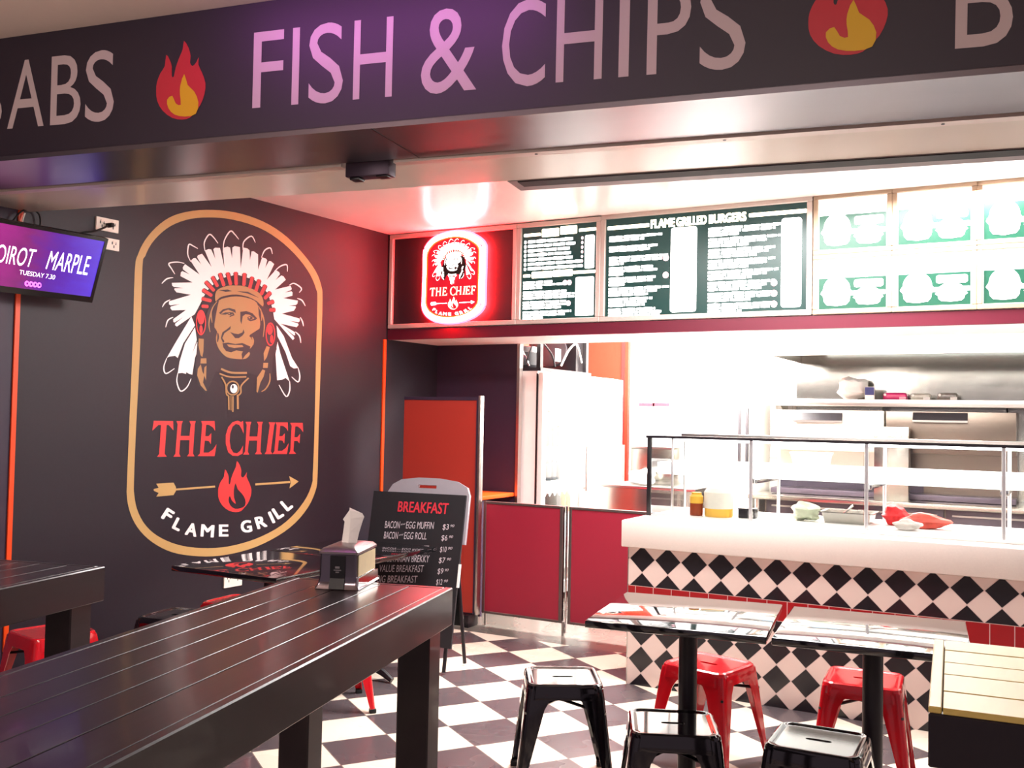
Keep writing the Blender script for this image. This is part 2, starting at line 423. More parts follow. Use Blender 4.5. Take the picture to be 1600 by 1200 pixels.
F.append(K1([(890, 700), (930, 760), (975, 880), (1010, 935), (985, 938), (965, 925), (940, 850), (895, 760)]))
F.append(K1([(895, 790), (912, 860), (962, 1010), (940, 990), (920, 1000), (893, 1003), (884, 860)]))
curls = [K6(c) for c in ([(232, 832), (185, 860), (165, 922)], [(205, 676), (160, 702), (135, 742)], [(232, 478), (175, 490), (130, 532)], [(332, 352), (270, 340), (194, 352), (218, 400), (247, 447)], [(388, 335), (362, 270), (372, 184), (410, 196), (452, 220)],
    [(516, 240), (510, 165), (552, 94), (590, 116), (632, 172)], [(678, 255), (688, 150), (742, 64), (780, 90), (818, 137)], [(856, 235), (862, 160), (930, 108), (966, 166)], [(1020, 300), (1050, 235), (1100, 214), (1118, 268)], [(1135, 425), (1188, 378), (1246, 364), (1252, 424)],
    [(1268, 548), (1312, 530), (1377, 575), (1358, 612)], [(1340, 664), (1382, 682), (1412, 732)], [(1366, 832), (1386, 870), (1396, 912)], [(1322, 962), (1360, 1000), (1372, 1062)])]
curls += [K1(c) for c in ([(285, 880), (268, 930), (280, 966), (327, 938)], [(346, 962), (340, 1010), (360, 1062), (395, 1042), (419, 994)], [(1008, 932), (1018, 980), (1008, 1012), (973, 984)], [(962, 1008), (962, 1060), (942, 1092), (903, 1028)])]
F += [ribbon(c, 2.1) for c in curls]
art('headdress', 'white', 1, F)
bars = [(485, 733, 548, 738), (485, 665, 574, 687), (492, 585, 580, 642), (518, 512, 600, 598), (580, 467, 630, 560), (647, 437, 687, 555), (716, 432, 746, 545), (790, 427, 795, 545), (870, 437, 862, 552), (940, 470, 915, 577), (1003, 494, 968, 602), (1058, 542, 1015, 634), (1105, 607, 1046, 668), (1135, 690, 1072, 712), (1147, 768, 1090, 768)]
def bar(x1, y1, x2, y2, w):
    dx, dy = x2-x1, y2-y1; l = math.hypot(dx, dy); ux, uy = dx/l, dy/l; nx, ny = -uy*w/2, ux*w/2; c = w*.25
    return [(x1+nx*.5, y1+ny*.5), (x1+ux*c+nx, y1+uy*c+ny), (x2-ux*c+nx, y2-uy*c+ny), (x2+nx*.5, y2+ny*.5), (x2-nx*.5, y2-ny*.5), (x2-ux*c-nx, y2-uy*c-ny), (x1+ux*c-nx, y1+uy*c-ny), (x1-nx*.5, y1-ny*.5)]
hair = [K7([(320, 60), (250, 100), (205, 190), (180, 330), (120, 420), (110, 560), (95, 700), (120, 900), (200, 980), (240, 900), (300, 760), (420, 780), (600, 770), (700, 800), (700, 980), (790, 960), (850, 830), (860, 640), (900, 540), (880, 380), (860, 200), (760, 90), (640, 40), (450, 20)])]
art('hair_outline', 'black', 2, hair + [K6(bar(*q, 44)) for q in bars])  # black hair shape and dark outlines behind the red bars
art('beaded_band', 'red', 3, [K6(bar(*q, 28)) for q in bars])
art('rosette', 'red', 3, [[K7(ellipse(152, 278, 50, 126)), K7(ellipse(152, 280, 40, 108))], K7(ellipse(152, 235, 34, 62)), K7(ellipse(152, 345, 16, 40))])
art('rosette', 'red', 3, [[K7(ellipse(838, 393, 48, 116)), K7(ellipse(838, 395, 38, 100))], K7(ellipse(832, 350, 28, 48)), K7(ellipse(850, 440, 15, 40))])
art('brow_band', 'tan', 3, [smooth_loop(K6([(605, 650), (615, 603), (650, 574), (720, 552), (800, 549), (880, 558), (960, 590), (1010, 625), (1036, 680), (1034, 738), (980, 690), (900, 650), (800, 630), (720, 636), (650, 656), (612, 692)]), 2)])
face = smooth_loop(K7([(325, 62), (400, 32), (500, 20), (600, 32), (680, 62), (715, 110), (722, 200), (736, 260), (732, 330), (705, 380), (665, 395), (640, 420), (665, 460), (660, 510), (632, 540), (625, 560), (636, 585), (620, 615), (590, 636), (540, 640), (470, 634), (410, 620), (365, 585), (330, 540), (305, 480), (300, 420), (312, 370), (288, 330), (280, 290), (300, 200), (315, 120)]), 2)
art('face', 'tan', 3, [face, K7([(130, 435), (180, 440), (176, 560), (165, 620), (148, 600), (126, 500)]), K7([(150, 632), (205, 630), (206, 682), (146, 682)]), K7([(150, 690), (120, 735), (115, 800), (150, 900), (195, 950), (212, 952), (172, 870), (185, 800), (165, 760)]), K7([(186, 720), (206, 702), (202, 850), (180, 790)]),
    K7([(800, 510), (832, 520), (802, 620), (776, 660), (770, 580)]), K7([(768, 676), (816, 676), (810, 726), (764, 726)]), K7([(760, 740), (786, 752), (770, 812), (738, 872), (712, 970), (700, 960), (705, 822)]), K7(ribbon([(832, 780), (830, 860), (792, 930), (750, 960)], 14))]
    + [K7(ribbon(c, 13)) for c in ([(310, 70), (268, 130), (240, 220), (230, 300), (242, 372)], [(255, 160), (252, 200), (262, 280)], [(718, 112), (760, 200), (778, 300), (766, 420)], [(740, 140), (752, 200), (750, 260)])])
art('face_lines', 'black', 4, [K7([(330, 182), (370, 146), (430, 134), (490, 150), (496, 184), (470, 170), (420, 150), (375, 166), (346, 196)]), K7([(345, 198), (390, 178), (470, 178), (484, 205), (430, 226), (440, 210), (470, 196), (420, 190), (395, 200)]),
    K7([(540, 172), (600, 164), (660, 186), (706, 236), (690, 252), (640, 266), (605, 246), (650, 250), (680, 236), (630, 200), (590, 196), (564, 216), (552, 296), (540, 260)]), K7(ellipse(436, 190, 22, 14)), K7(ellipse(636, 232, 26, 16)),
    K7([(440, 372), (480, 386), (520, 392), (560, 376), (572, 345), (582, 378), (560, 408), (525, 432), (490, 432), (466, 402)]), K7([(447, 312), (442, 342), (384, 382), (362, 430), (384, 462), (370, 482), (348, 430), (364, 374), (402, 348)]),
    K7([(364, 482), (420, 476), (490, 490), (560, 480), (640, 515), (628, 565), (590, 600), (560, 642), (553, 590), (566, 562), (500, 552), (450, 572), (400, 560), (372, 522)]), K7([(640, 396), (736, 334), (736, 430), (704, 520), (668, 520), (664, 440), (628, 412)]), K7(ribbon([(318, 380), (322, 420), (315, 470)], 16)),
    K7([(330, 60), (300, 90), (268, 190), (262, 330), (290, 400), (284, 300), (306, 160)]), K6([(640, 590), (720, 585), (760, 600), (700, 606)]), K6([(800, 600), (900, 605), (1000, 660), (900, 622)])])
art('lip', 'tan', 5, [K7([(408, 494), (480, 498), (560, 500), (572, 518), (480, 530), (425, 516)])])
art('cheek_fold', 'tan', 5, [K7(ribbon([(655, 420), (668, 455), (664, 500)], 16))])
art('eye', 'tan', 5, [K7(ellipse(430, 189, 8, 6))])
art('eye', 'tan', 5, [K7(ellipse(630, 230, 9, 7))])
art('necklace', 'tan', 3, [K7(ribbon(c, w, False)) for c, w in (([(350, 735), (450, 772), (606, 775)], 20), ([(335, 782), (440, 815), (600, 814)], 15), ([(355, 815), (395, 890), (402, 980), (422, 1000)], 15), ([(622, 825), (550, 900), (546, 970), (515, 1000)], 15), ([(425, 1000), (428, 1140)], 15), ([(447, 1000), (448, 1145)], 9), ([(467, 1005), (466, 1160)], 15), ([(515, 990), (516, 1132)], 20))] + [[K7(ellipse(465, 925, 68, 74)), K7(ellipse(465, 925, 54, 60))]])
art('pendant', 'white', 4, [[K7(ellipse(476, 930, 36, 45)), K7(ellipse(466, 912, 9, 18))]])
# lettering
TH = {'T': [(268, 211), (402, 213), (404, 278), (392, 262), (372, 240), (357, 240), (343, 440), (358, 460), (290, 461), (305, 442), (318, 240), (300, 240), (276, 262), (258, 280)],
 'H': [(425, 213), (470, 213), (461, 235), (454, 316), (517, 316), (525, 235), (515, 213), (560, 213), (553, 235), (540, 438), (551, 458), (498, 458), (512, 440), (516, 345), (451, 345), (444, 440), (454, 460), (403, 461), (418, 440), (434, 235)],
 'E': [(597, 213), (690, 213), (694, 282), (680, 258), (652, 239), (632, 238), (625, 318), (648, 318), (668, 296), (664, 374), (650, 350), (622, 348), (613, 432), (648, 432), (680, 410), (704, 373), (690, 456), (572, 456), (588, 438), (604, 235)],
 'C': [(888, 212), (892, 302), (880, 270), (862, 240), (838, 232), (814, 252), (798, 300), (794, 350), (802, 402), (820, 432), (845, 438), (868, 420), (888, 383), (884, 438), (852, 455), (815, 453), (785, 430), (768, 372), (768, 310), (785, 255), (815, 221), (850, 210), (874, 220)],
 'H2': [(905, 218), (945, 218), (938, 240), (931, 320), (988, 320), (995, 240), (985, 218), (1025, 218), (1018, 240), (1008, 425), (1019, 442), (970, 443), (982, 425), (986, 348), (929, 348), (920, 425), (931, 446), (888, 446), (902, 425), (914, 240)],
 'I': [(1066, 221), (1112, 222), (1104, 242), (1080, 422), (1091, 441), (1037, 442), (1050, 422), (1074, 242)],
 'E2': [(1114, 222), (1198, 222), (1200, 284), (1188, 262), (1166, 246), (1146, 245), (1139, 318), (1160, 318), (1178, 298), (1174, 370), (1162, 348), (1136, 346), (1128, 420), (1158, 420), (1185, 400), (1205, 366), (1192, 441), (1093, 441), (1106, 422), (1122, 242)],
 'F': [(1215, 226), (1302, 226), (1305, 290), (1290, 268), (1268, 250), (1250, 250), (1244, 325), (1265, 325), (1284, 302), (1279, 368), (1266, 350), (1242, 350), (1237, 420), (1257, 440), (1206, 441), (1216, 422), (1226, 245)]}
for k, v in TH.items(): art('lettering', 'red', 1, [K2(v)])
flame_o = smooth_loop([(845, 490), (866, 522), (876, 560), (873, 590), (885, 606), (902, 590), (915, 566), (912, 600), (930, 640), (945, 686), (941, 732), (922, 782), (895, 815), (872, 838), (838, 845), (790, 835), (745, 800), (720, 755), (715, 710), (719, 670), (735, 630), (755, 600), (762, 549), (778, 572), (788, 602), (788, 645), (797, 650), (806, 610), (824, 562), (839, 528)], 2)
flame_i = smooth_loop([(836, 642), (850, 684), (880, 716), (903, 756), (902, 800), (872, 818), (832, 822), (800, 800), (787, 762), (796, 732), (810, 764), (838, 788), (825, 744), (824, 690)], 2)
art('flame', 'red', 1, [[K2(flame_o), K2(flame_i)]])
art('arrow_tail', 'gold', 1, [K2([(420, 682), (693, 661), (694, 674), (420, 695)]), K2([(285, 648), (405, 640), (422, 672), (422, 697), (405, 727), (285, 738), (302, 712), (268, 697), (268, 685), (302, 676)])])
art('arrow_head', 'gold', 1, [K2([(973, 646), (1215, 629), (1215, 643), (973, 660)]), K2([(1208, 595), (1274, 632), (1210, 681), (1219, 638)])])
GRILL = [('F', 366, 866, -33, 64, 84), ('L', 436, 930, -27, 56, 84), ('A', 531, 966, -12, 82, 88), ('M', 641, 975, -5, 92, 86), ('E', 753, 973, 0, 66, 84), ('G', 910, 945, 9, 76, 86), ('R', 1012, 914, 17, 72, 84), ('I', 1086, 882, 25, 20, 84), ('L', 1130, 848, 33, 54, 84), ('L', 1190, 793, 40, 54, 84)]
def glyph_art(ch, cx, cy, ang, w, h, K):
    v, f = text_geo(ch); x0, x1 = min(p[0] for p in v), max(p[0] for p in v); y0, y1 = min(p[1] for p in v), max(p[1] for p in v)
    a = radians(-ang); o = []
    for x, y in v:
        lx = ((x-x0)/(x1-x0)-.5)*w; ly = -((y-y0)/(y1-y0)-.5)*h
        o.append((cx+lx*cos(a)-ly*sin(a), cy+lx*sin(a)+ly*cos(a)))
    return K(o), f
def bold(mb, verts, faces, d):
    mb.tris(verts, faces)
def draw_art(fn, parent, mats, skip=(), base=.0006, step=.0007, depth=None):
    for name, key, layer, polys in ART:
        if name in skip: continue
        mb = MB(); off = base+step*layer
        for loops in polys:
            L3 = [[fn(x, y, off) for x, y in l] for l in loops]
            if depth: mb.prism(L3[0], depth, L3[1:])
            else: mb.fill(L3)
        mb.obj(name, mats[key], parent, smooth=False)
    for ch, cx, cy, ang, w, h in GRILL:
        mb = MB()
        for dx in (-6, 0, 6):       # heavier stroke: the glyph laid side by side with itself
            for dy in (-4, 4):
                v, f = glyph_art(ch, cx+dx*.7, cy+dy*.7, ang, w-8, h-6, K2); mb.tris([fn(x, y, base+step*(1+.03*(dx+dy/3+8))) for x, y in v], f)
        mb.obj('lettering', mats['white'], parent, smooth=False)

# ================================================================= SETTING
LWA = radians(87.66); LD = Vector((cos(LWA), sin(LWA), 0)); LN = Vector((sin(LWA), -cos(LWA), 0)); LP = Vector((-4.72, 6.42, 0))
def lwp(Y, z=0., off=0.):      # point on the left wall at depth Y
    t = (Y-LP.y)/LD.y
    p = LP + LD*t + LN*off; p.z = z; return p
WALL = on_plane(LP, LN)
def wallbox(mb, Y0, Y1, z0, z1, off0, off1):
    a, b_, c, d = lwp(Y0, z0, off0), lwp(Y1, z0, off0), lwp(Y1, z0, off1), lwp(Y0, z0, off1)
    mb.prism([a, b_, c, d], (0, 0, z1-z0)); return mb

struct('floor', MB().box((-5.6, -4, -.1), (4.5, 10, 0)), M_floor)
_y = WALL(19, 700).y
struct('wall_left', wallbox(MB(), _y, 7.2, 0, 3.02, -.15, 0), M_blackwall)
struct('wall_left', wallbox(MB(), -3.5, _y, 0, 3.1, -.2, -.004), M_navy)
struct('trim_1', wallbox(MB(), _y-.012, _y+.014, 0, 2.6, -.01, .006), M_orange)
struct('trim_2', wallbox(MB(), 6.355, 6.385, 0, 2.147, -.01, .012), M_orange)
struct('ceiling', MB().box((-5.2, 3.3, 2.995), (4.5, 9.8, 3.12)), M_ceil)
# shopfront beam: local frame along the fascia
FA = radians(9.8); FO = Vector((-2.588, 2.76, 0)); FX = Vector((cos(FA), sin(FA), 0)); FY = Vector((-sin(FA), cos(FA), 0))
FM = Matrix.Translation(FO) @ Matrix.Rotation(FA, 4, 'Z')
struct('ceiling_soffit', MB().box((-2.45, .02, 2.602), (5.2, .953, 3.1), M=FM), M_soffit)
struct('ceiling_arcade', MB().prism([FM @ Vector(p) for p in ((-2.6, .01, 3.1), (5.4, .01, 3.1), (5.9, -6.2, 3.1), (-1.4, -6.2, 3.1))], (0, 0, .1)), mat('arcade_ceiling_paint', S(246, 226, 212), .5, var=.02))
# menu bulkhead
struct('wall_back_bulkhead', MB().box((-4.78, 6.44, 2.15), (1.6, 7.14, 2.999)), M_white)
struct('trim_3', MB().box((-4.715, 6.405, 2.147), (1.6, 6.4395, 2.23)), M_redtrim)
struct('wall_recess_back', MB().box((-4.82, 7.1, 0), (-3.9, 7.14, 2.15)), M_navy)
struct('trim_4', MB().box((-3.9, 7.085, 0), (-3.875, 7.14, 2.15)), M_alu)
struct('wall_kitchen_left', MB().box((-4.55, 7.141, 0), (-4.4, 9.6, 2.995)), M_orangewall)
def tile_white():
    m = mat('white_wall_tiles', S(245, 243, 240), .25, var=.01); nt = m.node_tree; b_ = nt.nodes['Principled BSDF']
    tc = nd(nt, 'ShaderNodeTexCoord'); mp = nd(nt, 'ShaderNodeMapping'); mp.inputs['Rotation'].default_value = (pi/2, 0, 0)
    br = nd(nt, 'ShaderNodeTexBrick'); br.inputs['Scale'].default_value = 1; br.inputs['Brick Width'].default_value = .15; br.inputs['Row Height'].default_value = .15; br.inputs['Mortar Size'].default_value = .002; br.offset = 0
    br.inputs[1].default_value = S(246, 244, 240)+(1,); br.inputs[2].default_value = S(244, 242, 238)+(1,); br.inputs[3].default_value = S(205, 200, 194)+(1,)
    nt.links.new(tc.outputs['Object'], mp.inputs[0]); nt.links.new(mp.outputs[0], br.inputs[0]); nt.links.new(br.outputs[0], b_.inputs['Base Color']); return m
struct('wall_kitchen_back', MB().box((-4.55, 9.6, 0), (1.6, 9.75, 2.995)), tile_white())
struct('wall_kitchen_corner', MB().box((-4.399, 9.54, 0), (-3.93, 9.5995, 2.995)), M_orangewall)
struct('trim_5', MB().box((-4.0, 9.525, 0), (-3.965, 9.5395, 2.995)), mat('red_corner_trim', S(214, 50, 48), .4))
struct('wall_right', MB().box((1.6, 4.85, 0), (1.75, 9.75, 3.1)), M_white)

# ================================================================= FASCIA SIGN
FPL = on_plane(FO, -FY)
fs = thing('fascia_sign', 'long black fascia sign with pale FISH & CHIPS lettering and flame symbols above the shopfront', 'sign', FO + FX*1.2 + Vector((0, 0, 2.6)), FA)
MB().box((-2.45, -.012, 2.597), (5.2, .018, 3.099), M=FM).obj('panel', M_fascia, fs)
WORDS = [('K', -205, -132, 222, 90, 0), ('E', -118, -70, 214, 92, 0), ('B', -38, 8, 206, 95, 0)]
def fletters(ls):
    mb = MB()
    for ch, x0, x1, yb0, yt0, yb1, yt1 in ls:
        text_on(mb, ch, lambda x, y, off=0.: FPL(x, y, .0135), (x0+3, yt0), (x1+3, yt1), (x0, yb0), (x1, yb1))
    return mb
ftop = lambda x: 51-(x-395)*.119    # cap line and base line of the lettering in the photograph
fbas = lambda x: 169-(x-395)*.0845
def fl(ch, x0, x1, over=0): return (ch, x0, x1, fbas(x0)+over, ftop(x0)-over, fbas(x1)+over, ftop(x1)-over)
fletters([fl('K', -178, -122), fl('E', -106, -62), fl('B', -50, 2), fl('A', 11, 68), fl('B', 78, 125), fl('S', 132, 177, 1)]).obj('lettering', M_fletter, fs)
fletters([fl('F', 394, 441), fl('I', 455, 466), fl('S', 481, 535, 2), fl('H', 551, 612)]).obj('lettering', M_fletter, fs)
fletters([fl('&', 657, 744, 2)]).obj('lettering', M_fletter, fs)
fletters([fl('C', 783, 851, 2), fl('H', 868, 940), fl('I', 966, 982), fl('P', 1010, 1078), fl('S', 1092, 1164, 2)]).obj('lettering', M_fletter, fs)
fletters([fl('B', 1492, 1582), fl('U', 1606, 1692), fl('R', 1718, 1810)]).obj('lettering', M_fletter, fs)
def fascia_flame(x0, x1, ytop, ybot, skew):
    fx0, fx1 = 715, 945; fy0, fy1 = 490, 845
    def Q(p): 
        a = (p[0]-fx0)/(fx1-fx0); c = (p[1]-fy0)/(fy1-fy0)
        return (x0+(x1-x0)*a, ytop+(ybot-ytop)*c + skew*(a-.5))
    fl_ = MB().fill([[FPL(*Q(p), .0135) for p in flame_o]]).obj('flame', M_fred, fs, smooth=False)
    inner = smooth_loop([(846, 640), (862, 690), (892, 720), (912, 770), (900, 822), (850, 832), (800, 820), (772, 790), (766, 752), (790, 735), (806, 770), (830, 778), (826, 730), (828, 690)], 2)
    MB().fill([[FPL(*Q(p), .0145) for p in inner]]).obj('flame_core', M_fyellow, fl_, smooth=False)
fascia_flame(244, 321, 64, 187, -4); fascia_flame(1263, 1387, -62, 86, -12)
MB().box((-2.45, -.012, 2.578), (5.2, .40, 2.6), M=FM).obj('underside', mat('brushed_underside_metal', S(122, 116, 122), .28, .9, var=.06, scale=4, stretch=(.2, 3, 3)), fs)
for sx in (.42, 2.9):
    MB().box((sx, -.013, 2.5765), (sx+.004, .4, 2.5785), M=FM).obj('panel_joint', M_black, fs)
tr = thing('shutter_track', 'silver sliding shutter track running along the soffit behind the fascia sign', 'track', FM @ Vector((1., .44, 2.55)), FA)
MB().box((-2.45, .402, 2.585), (5.2, .418, 2.6015), M=FM).box((-2.45, .418, 2.57), (.06, .470, 2.6015), M=FM).box((.30, .418, 2.57), (5.2, .470, 2.6015), M=FM).obj('rail', M_alupaint, tr)
for sx in (.9, 1.62, 2.35, 3.2):
    MB().cyl(FM @ Vector((sx, .444, 2.5685)), FM @ Vector((sx, .444, 2.572)), .006).obj('screw', M_black, tr)
lb = thing('shutter_latch', 'dark latch block fixed under the shutter track', 'latch', FM @ Vector((.18, .44, 2.5)), FA)
MB().box((.08, .4185, 2.525), (.28, .485, 2.6), .004, M=FM).obj('block', mat('dark_grey_metal', S(70, 56, 70), .4, .5), lb)
MB().box((.10, .42, 2.512), (.145, .47, 2.5245), .003, M=FM).obj('catch', M_blackmetal, lb)
MB().box((.22, .42, 2.518), (.27, .47, 2.5245), .003, M=FM).obj('catch', M_blackmetal, lb)
dc = thing('air_diffuser', 'long black slot air diffuser in a grey frame along the back of the soffit', 'air vent', FM @ Vector((2.8, 1.05, 2.6)), FA)
MB().box((.60, .956, 2.6), (5.2, 1.14, 2.9945), M=FM).obj('duct', mat('duct_grey', S(128, 112, 112), .5, var=.03), dc)
MB().box((.645, .962, 2.596), (5.2, 1.055, 2.6005), M=FM).obj('slot', M_rubber, dc)

# ================================================================= WALL EMBLEM
mu = thing('wall_mural', 'large painted emblem of a chief in feathered headdress on the black wall', 'mural', lwp(4.66, .61), LWA-pi/2)
draw_art(WALL, mu, dict(gold=M_gold, white=M_mwhite, red=M_mred, tan=M_mtan, black=M_mblack))

# ================================================================= SOCKETS, TELEVISION
def plate(px, name, label, nslots=2, group=None):
    c = [WALL(*q) for q in px]; z0 = min(p.z for p in c); z1 = max(p.z for p in c); y0 = min(p.y for p in c); y1 = max(p.y for p in c)
    t = thing(name, label, 'power outlet', lwp((y0+y1)/2, z0), LWA-pi/2)
    mb = wallbox(MB(), y0, y1, z0, z1, 0.0005, .012); mb.obj('plate', M_plate, t)
    ym, zm = (y0+y1)/2, (z0+z1)/2
    for k in range(nslots):
        yy = y0+(y1-y0)*(k+.5)/nslots
        mb = MB()
        for dy, dz in ((-.012, .008), (.012, .008), (0, -.012)): wallbox(mb, yy+dy-.003, yy+dy+.003, zm+dz-.008, zm+dz+.008, .0115, .0128)
        mb.obj('socket', M_black, t)
        mb = wallbox(MB(), yy-.009, yy+.009, z1-.028, z1-.012, .0115, .0155); mb.obj('switch', M_plate, t)
    return t
plate([(149, 338), (183, 365)], 'power_outlet', 'upper of two white outlets beside the television, with a black plug in it')
plate([(151, 369), (184, 393)], 'power_outlet', 'lower of two white outlets, partly hidden behind the television corner')
plate([(349, 893), (376, 914)], 'power_outlet', 'white outlet low on the black wall below the painted emblem')
A = at_x(168.7, 373, -4.56); Lf = at_z(0, 342, A.z); wdir = (Lf-A).normalized()
B = at_x(133.8, 471.5, -4.69)
dn = (B-A); dn = (dn - wdir*dn.dot(wdir)); Ht = dn.length; dn.normalize()
nrm = wdir.cross(dn); nrm = nrm if nrm.x > 0 else -nrm
Wt = Ht*1.85
tv = thing('television', 'flat black television on a wall arm showing a purple programme trailer', 'television', A+wdir*Wt/2+dn*Ht-nrm*.04, 0)
def tvp(a, c, o): return A + wdir*(Wt*(1-a)) + dn*(Ht*c) + nrm*o      # a: 0 left..1 right, c: 0 top..1 bottom
def tvbox(mb, a0, a1, c0, c1, o0, o1): return mb.prism([tvp(a0, c0, o0), tvp(a1, c0, o0), tvp(a1, c1, o0), tvp(a0, c1, o0)], nrm*(o1-o0))
tvbox(MB(), .0, 1, .0, 1, -.035, -.002).obj('casing', M_black, tv)
mb = MB()
for q in ((0, 1, 0, .05), (0, 1, .915, 1), (0, .025, .05, .915), (.975, 1, .05, .915)): tvbox(mb, *q, -.003, .006)
mb.obj('bezel', mat('glossy_black_bezel', S(18, 16, 20), .15), tv)
scr = tvbox(MB(), .024, .976, .045, .92, -.003, .001).obj('screen', M_screen, tv)
TVP = on_plane(tvp(.5, .5, 0), nrm)
M_scrw = mat('screen_text_white', (1, 1, 1), .5, var=0, emit=(1, .93, 1), estr=1.6); M_scrp = mat('screen_text_pink', (1, .3, 1), .5, var=0, emit=(.95, .12, .9), estr=1.3)
mb = MB()
text_on(mb, 'POIROT', TVP, (-13, 379.5), (58, 390), (-17, 408), (49, 418), .002)
mb.obj('title_lettering', M_scrw, tv, smooth=False); mb = MB()
text_on(mb, 'MARPLE', TVP, (80, 392), (143, 401), (71, 420), (136, 430), .002)
mb.obj('title_lettering', M_scrw, tv, smooth=False)
mb = text_on(MB(), 'TUESDAY 7.30', TVP, (31, 421.5), (87, 430), (30, 428.5), (85, 437), .002); mb.obj('title_lettering', M_scrw, tv, smooth=False)
mb = MB()
for k in range(4): mb.fill([[TVP(x, y, .002) for x, y in ellipse(42+k*6.4, 443+k*.9, 3.6, 4.4, 14)], [TVP(x, y, .002) for x, y in ellipse(42.6+k*6.4, 443+k*.9, 1.5, 2., 14)]])
mb.obj('channel_mark', M_scrp, tv, smooth=False)
am = tvp(.62, .5, -.035); wm = lwp(am.y+.02, am.z, 0)
MB().cyl(am, wm, .018).obj('wall_arm', M_blackmetal, tv)
wallbox(MB(), wm.y-.1, wm.y+.1, wm.z-.1, wm.z+.1, .0005, .02).obj('wall_bracket', M_blackmetal, tv)
cb = thing('power_cable', 'black cable plugged into the upper outlet beside the television', 'cable', WALL(170, 352), 0)
MB().box((-.02, -.012, -.012), (.03, .012, .012), .004, M=Matrix.Translation(WALL(171, 352, .03))).obj('plug', M_rubber, cb)
MB().tube(smooth_loop([WALL(168, 353, .045), WALL(160, 357, .06), WALL(145, 362, .06), WALL(128, 364, .05), WALL(112, 372, .03)], 5, False), .006).obj('lead', M_rubber, cb)
tag(MB().tube(smooth_loop([WALL(20, 345, .03), WALL(34, 330, .03), WALL(50, 327, .03), WALL(61, 335, .03), WALL(63, 350, .03), WALL(58, 362, .03)], 5, False), .005).obj('antenna_cable', M_rubber), 'thin black cable looping above the television top edge', 'cable')
tag(MB().tube(smooth_loop([WALL(39, 333, .02), WALL(37, 338, .02), WALL(35, 346, .02)], 5, False), .004).obj('cable_tie', M_plate), 'short white cable tie hanging above the television', 'cable tie')

# ================================================================= MENU WALL
YM = 6.405
def frame(mb, x0, x1, z0, z1, w=.035, d=.05, y=YM):
    for lo, hi in (((x0, z1-w), (x1, z1)), ((x0, z0), (x1, z0+w)), ((x0, z0+w), (x0+w, z1-w)), ((x1-w, z0+w), (x1, z1-w))):
        mb.box((lo[0], y-.012, lo[1]), (hi[0], y+d-.016, hi[1]), .004, seg=1)
    return mb
def blank(x0, x1, z0, z1, name, m, parent, y): return MB().box((x0, y, z0), (x1, 6.439, z1)).obj(name, m, parent)
# sign panel with the neon emblem
spn = thing('sign_panel', 'black panel in a silver frame that carries the neon emblem, beside the menu boards', 'panel', (-4.1, 6.42, 2.235))
frame(MB(), -4.71, -3.54, 2.235, 2.99).obj('frame', M_alupaint, spn)
blank(-4.69, -3.56, 2.25, 2.975, 'backing', mat('sign_black_panel', S(26, 19, 30), .6), spn, 6.42)
ns = thing('neon_sign', 'glowing red and white neon pill emblem of THE CHIEF on the black panel', 'neon sign', (-4.135, 6.40, 2.255))
def NS(x, y, off):     # emblem pixel -> wall plane -> scaled onto the sign
    p = WALL(x, y); u = (p.y-4.665)/1.555; v = (p.z-1.731)/2.242
    return Vector((-4.135+u*.50, 6.372-off, 2.613+v*.66))
outer = [NS(x, y, 0) for x, y in ring_o]
cen = Vector((-4.135, 6.372, 2.613))
grow = lambda k, dy: [Vector((cen.x+(p.x-cen.x)*k, dy, cen.z+(p.z-cen.z)*(1+(k-1)*.75))) for p in outer]
M_nred = mat('neon_red_face', S(190, 20, 40), .4, var=.02, emit=S(215, 30, 50), estr=.55)
M_nor = mat('neon_orange', S(240, 90, 30), .4, var=.02, emit=S(255, 90, 25), estr=2.2)
M_nhalo = mat('neon_red_tube', S(255, 40, 30), .3, var=0, emit=(1, .003, .006), estr=225.)
M_nwhite = mat('neon_white_tube', (1, .9, .8), .3, var=0, emit=(1, .30, .34), estr=30.)
M_nface = mat('neon_white_face', (1, .97, .93), .4, var=0, emit=(1, .95, .9), estr=4.)
M_ncream = mat('neon_cream_letters', (1, .95, .8), .4, var=0, emit=(1, .88, .62), estr=1.6)
M_ndark = mat('neon_black_lines', S(40, 30, 30), .4)
MB().prism(grow(.97, 6.40), (0, -.026, 0)).obj('backing_board', M_nred, ns)
MB().tube(grow(1.085, 6.381), .010, 8, True).obj('neon_tube', M_nhalo, ns, label='red neon tube behind the edge')
MB().tube(grow(1.035, 6.378), .0135, 8, True).obj('neon_tube', M_nwhite, ns, label='outer white neon tube')
MB().tube(grow(.955, 6.366), .0095, 8, True).obj('neon_tube', M_nwhite, ns, label='inner white neon tube')
MB().tube(grow(.90, 6.368), .006, 8, True).obj('neon_tube', M_nor, ns, label='orange neon tube')
draw_art(NS, ns, dict(gold=M_nwhite, white=M_nface, red=M_ncream, tan=M_nface, black=M_ndark), skip=('border_ring', 'rosette'), base=.0015, step=.0012)
for nx, nz in ((-3.84, 2.80), (-3.84, 2.45)):
    MB().cyl((nx, 6.40, nz), (nx, 6.42, nz), .012).obj('standoff', M_blackmetal, ns)

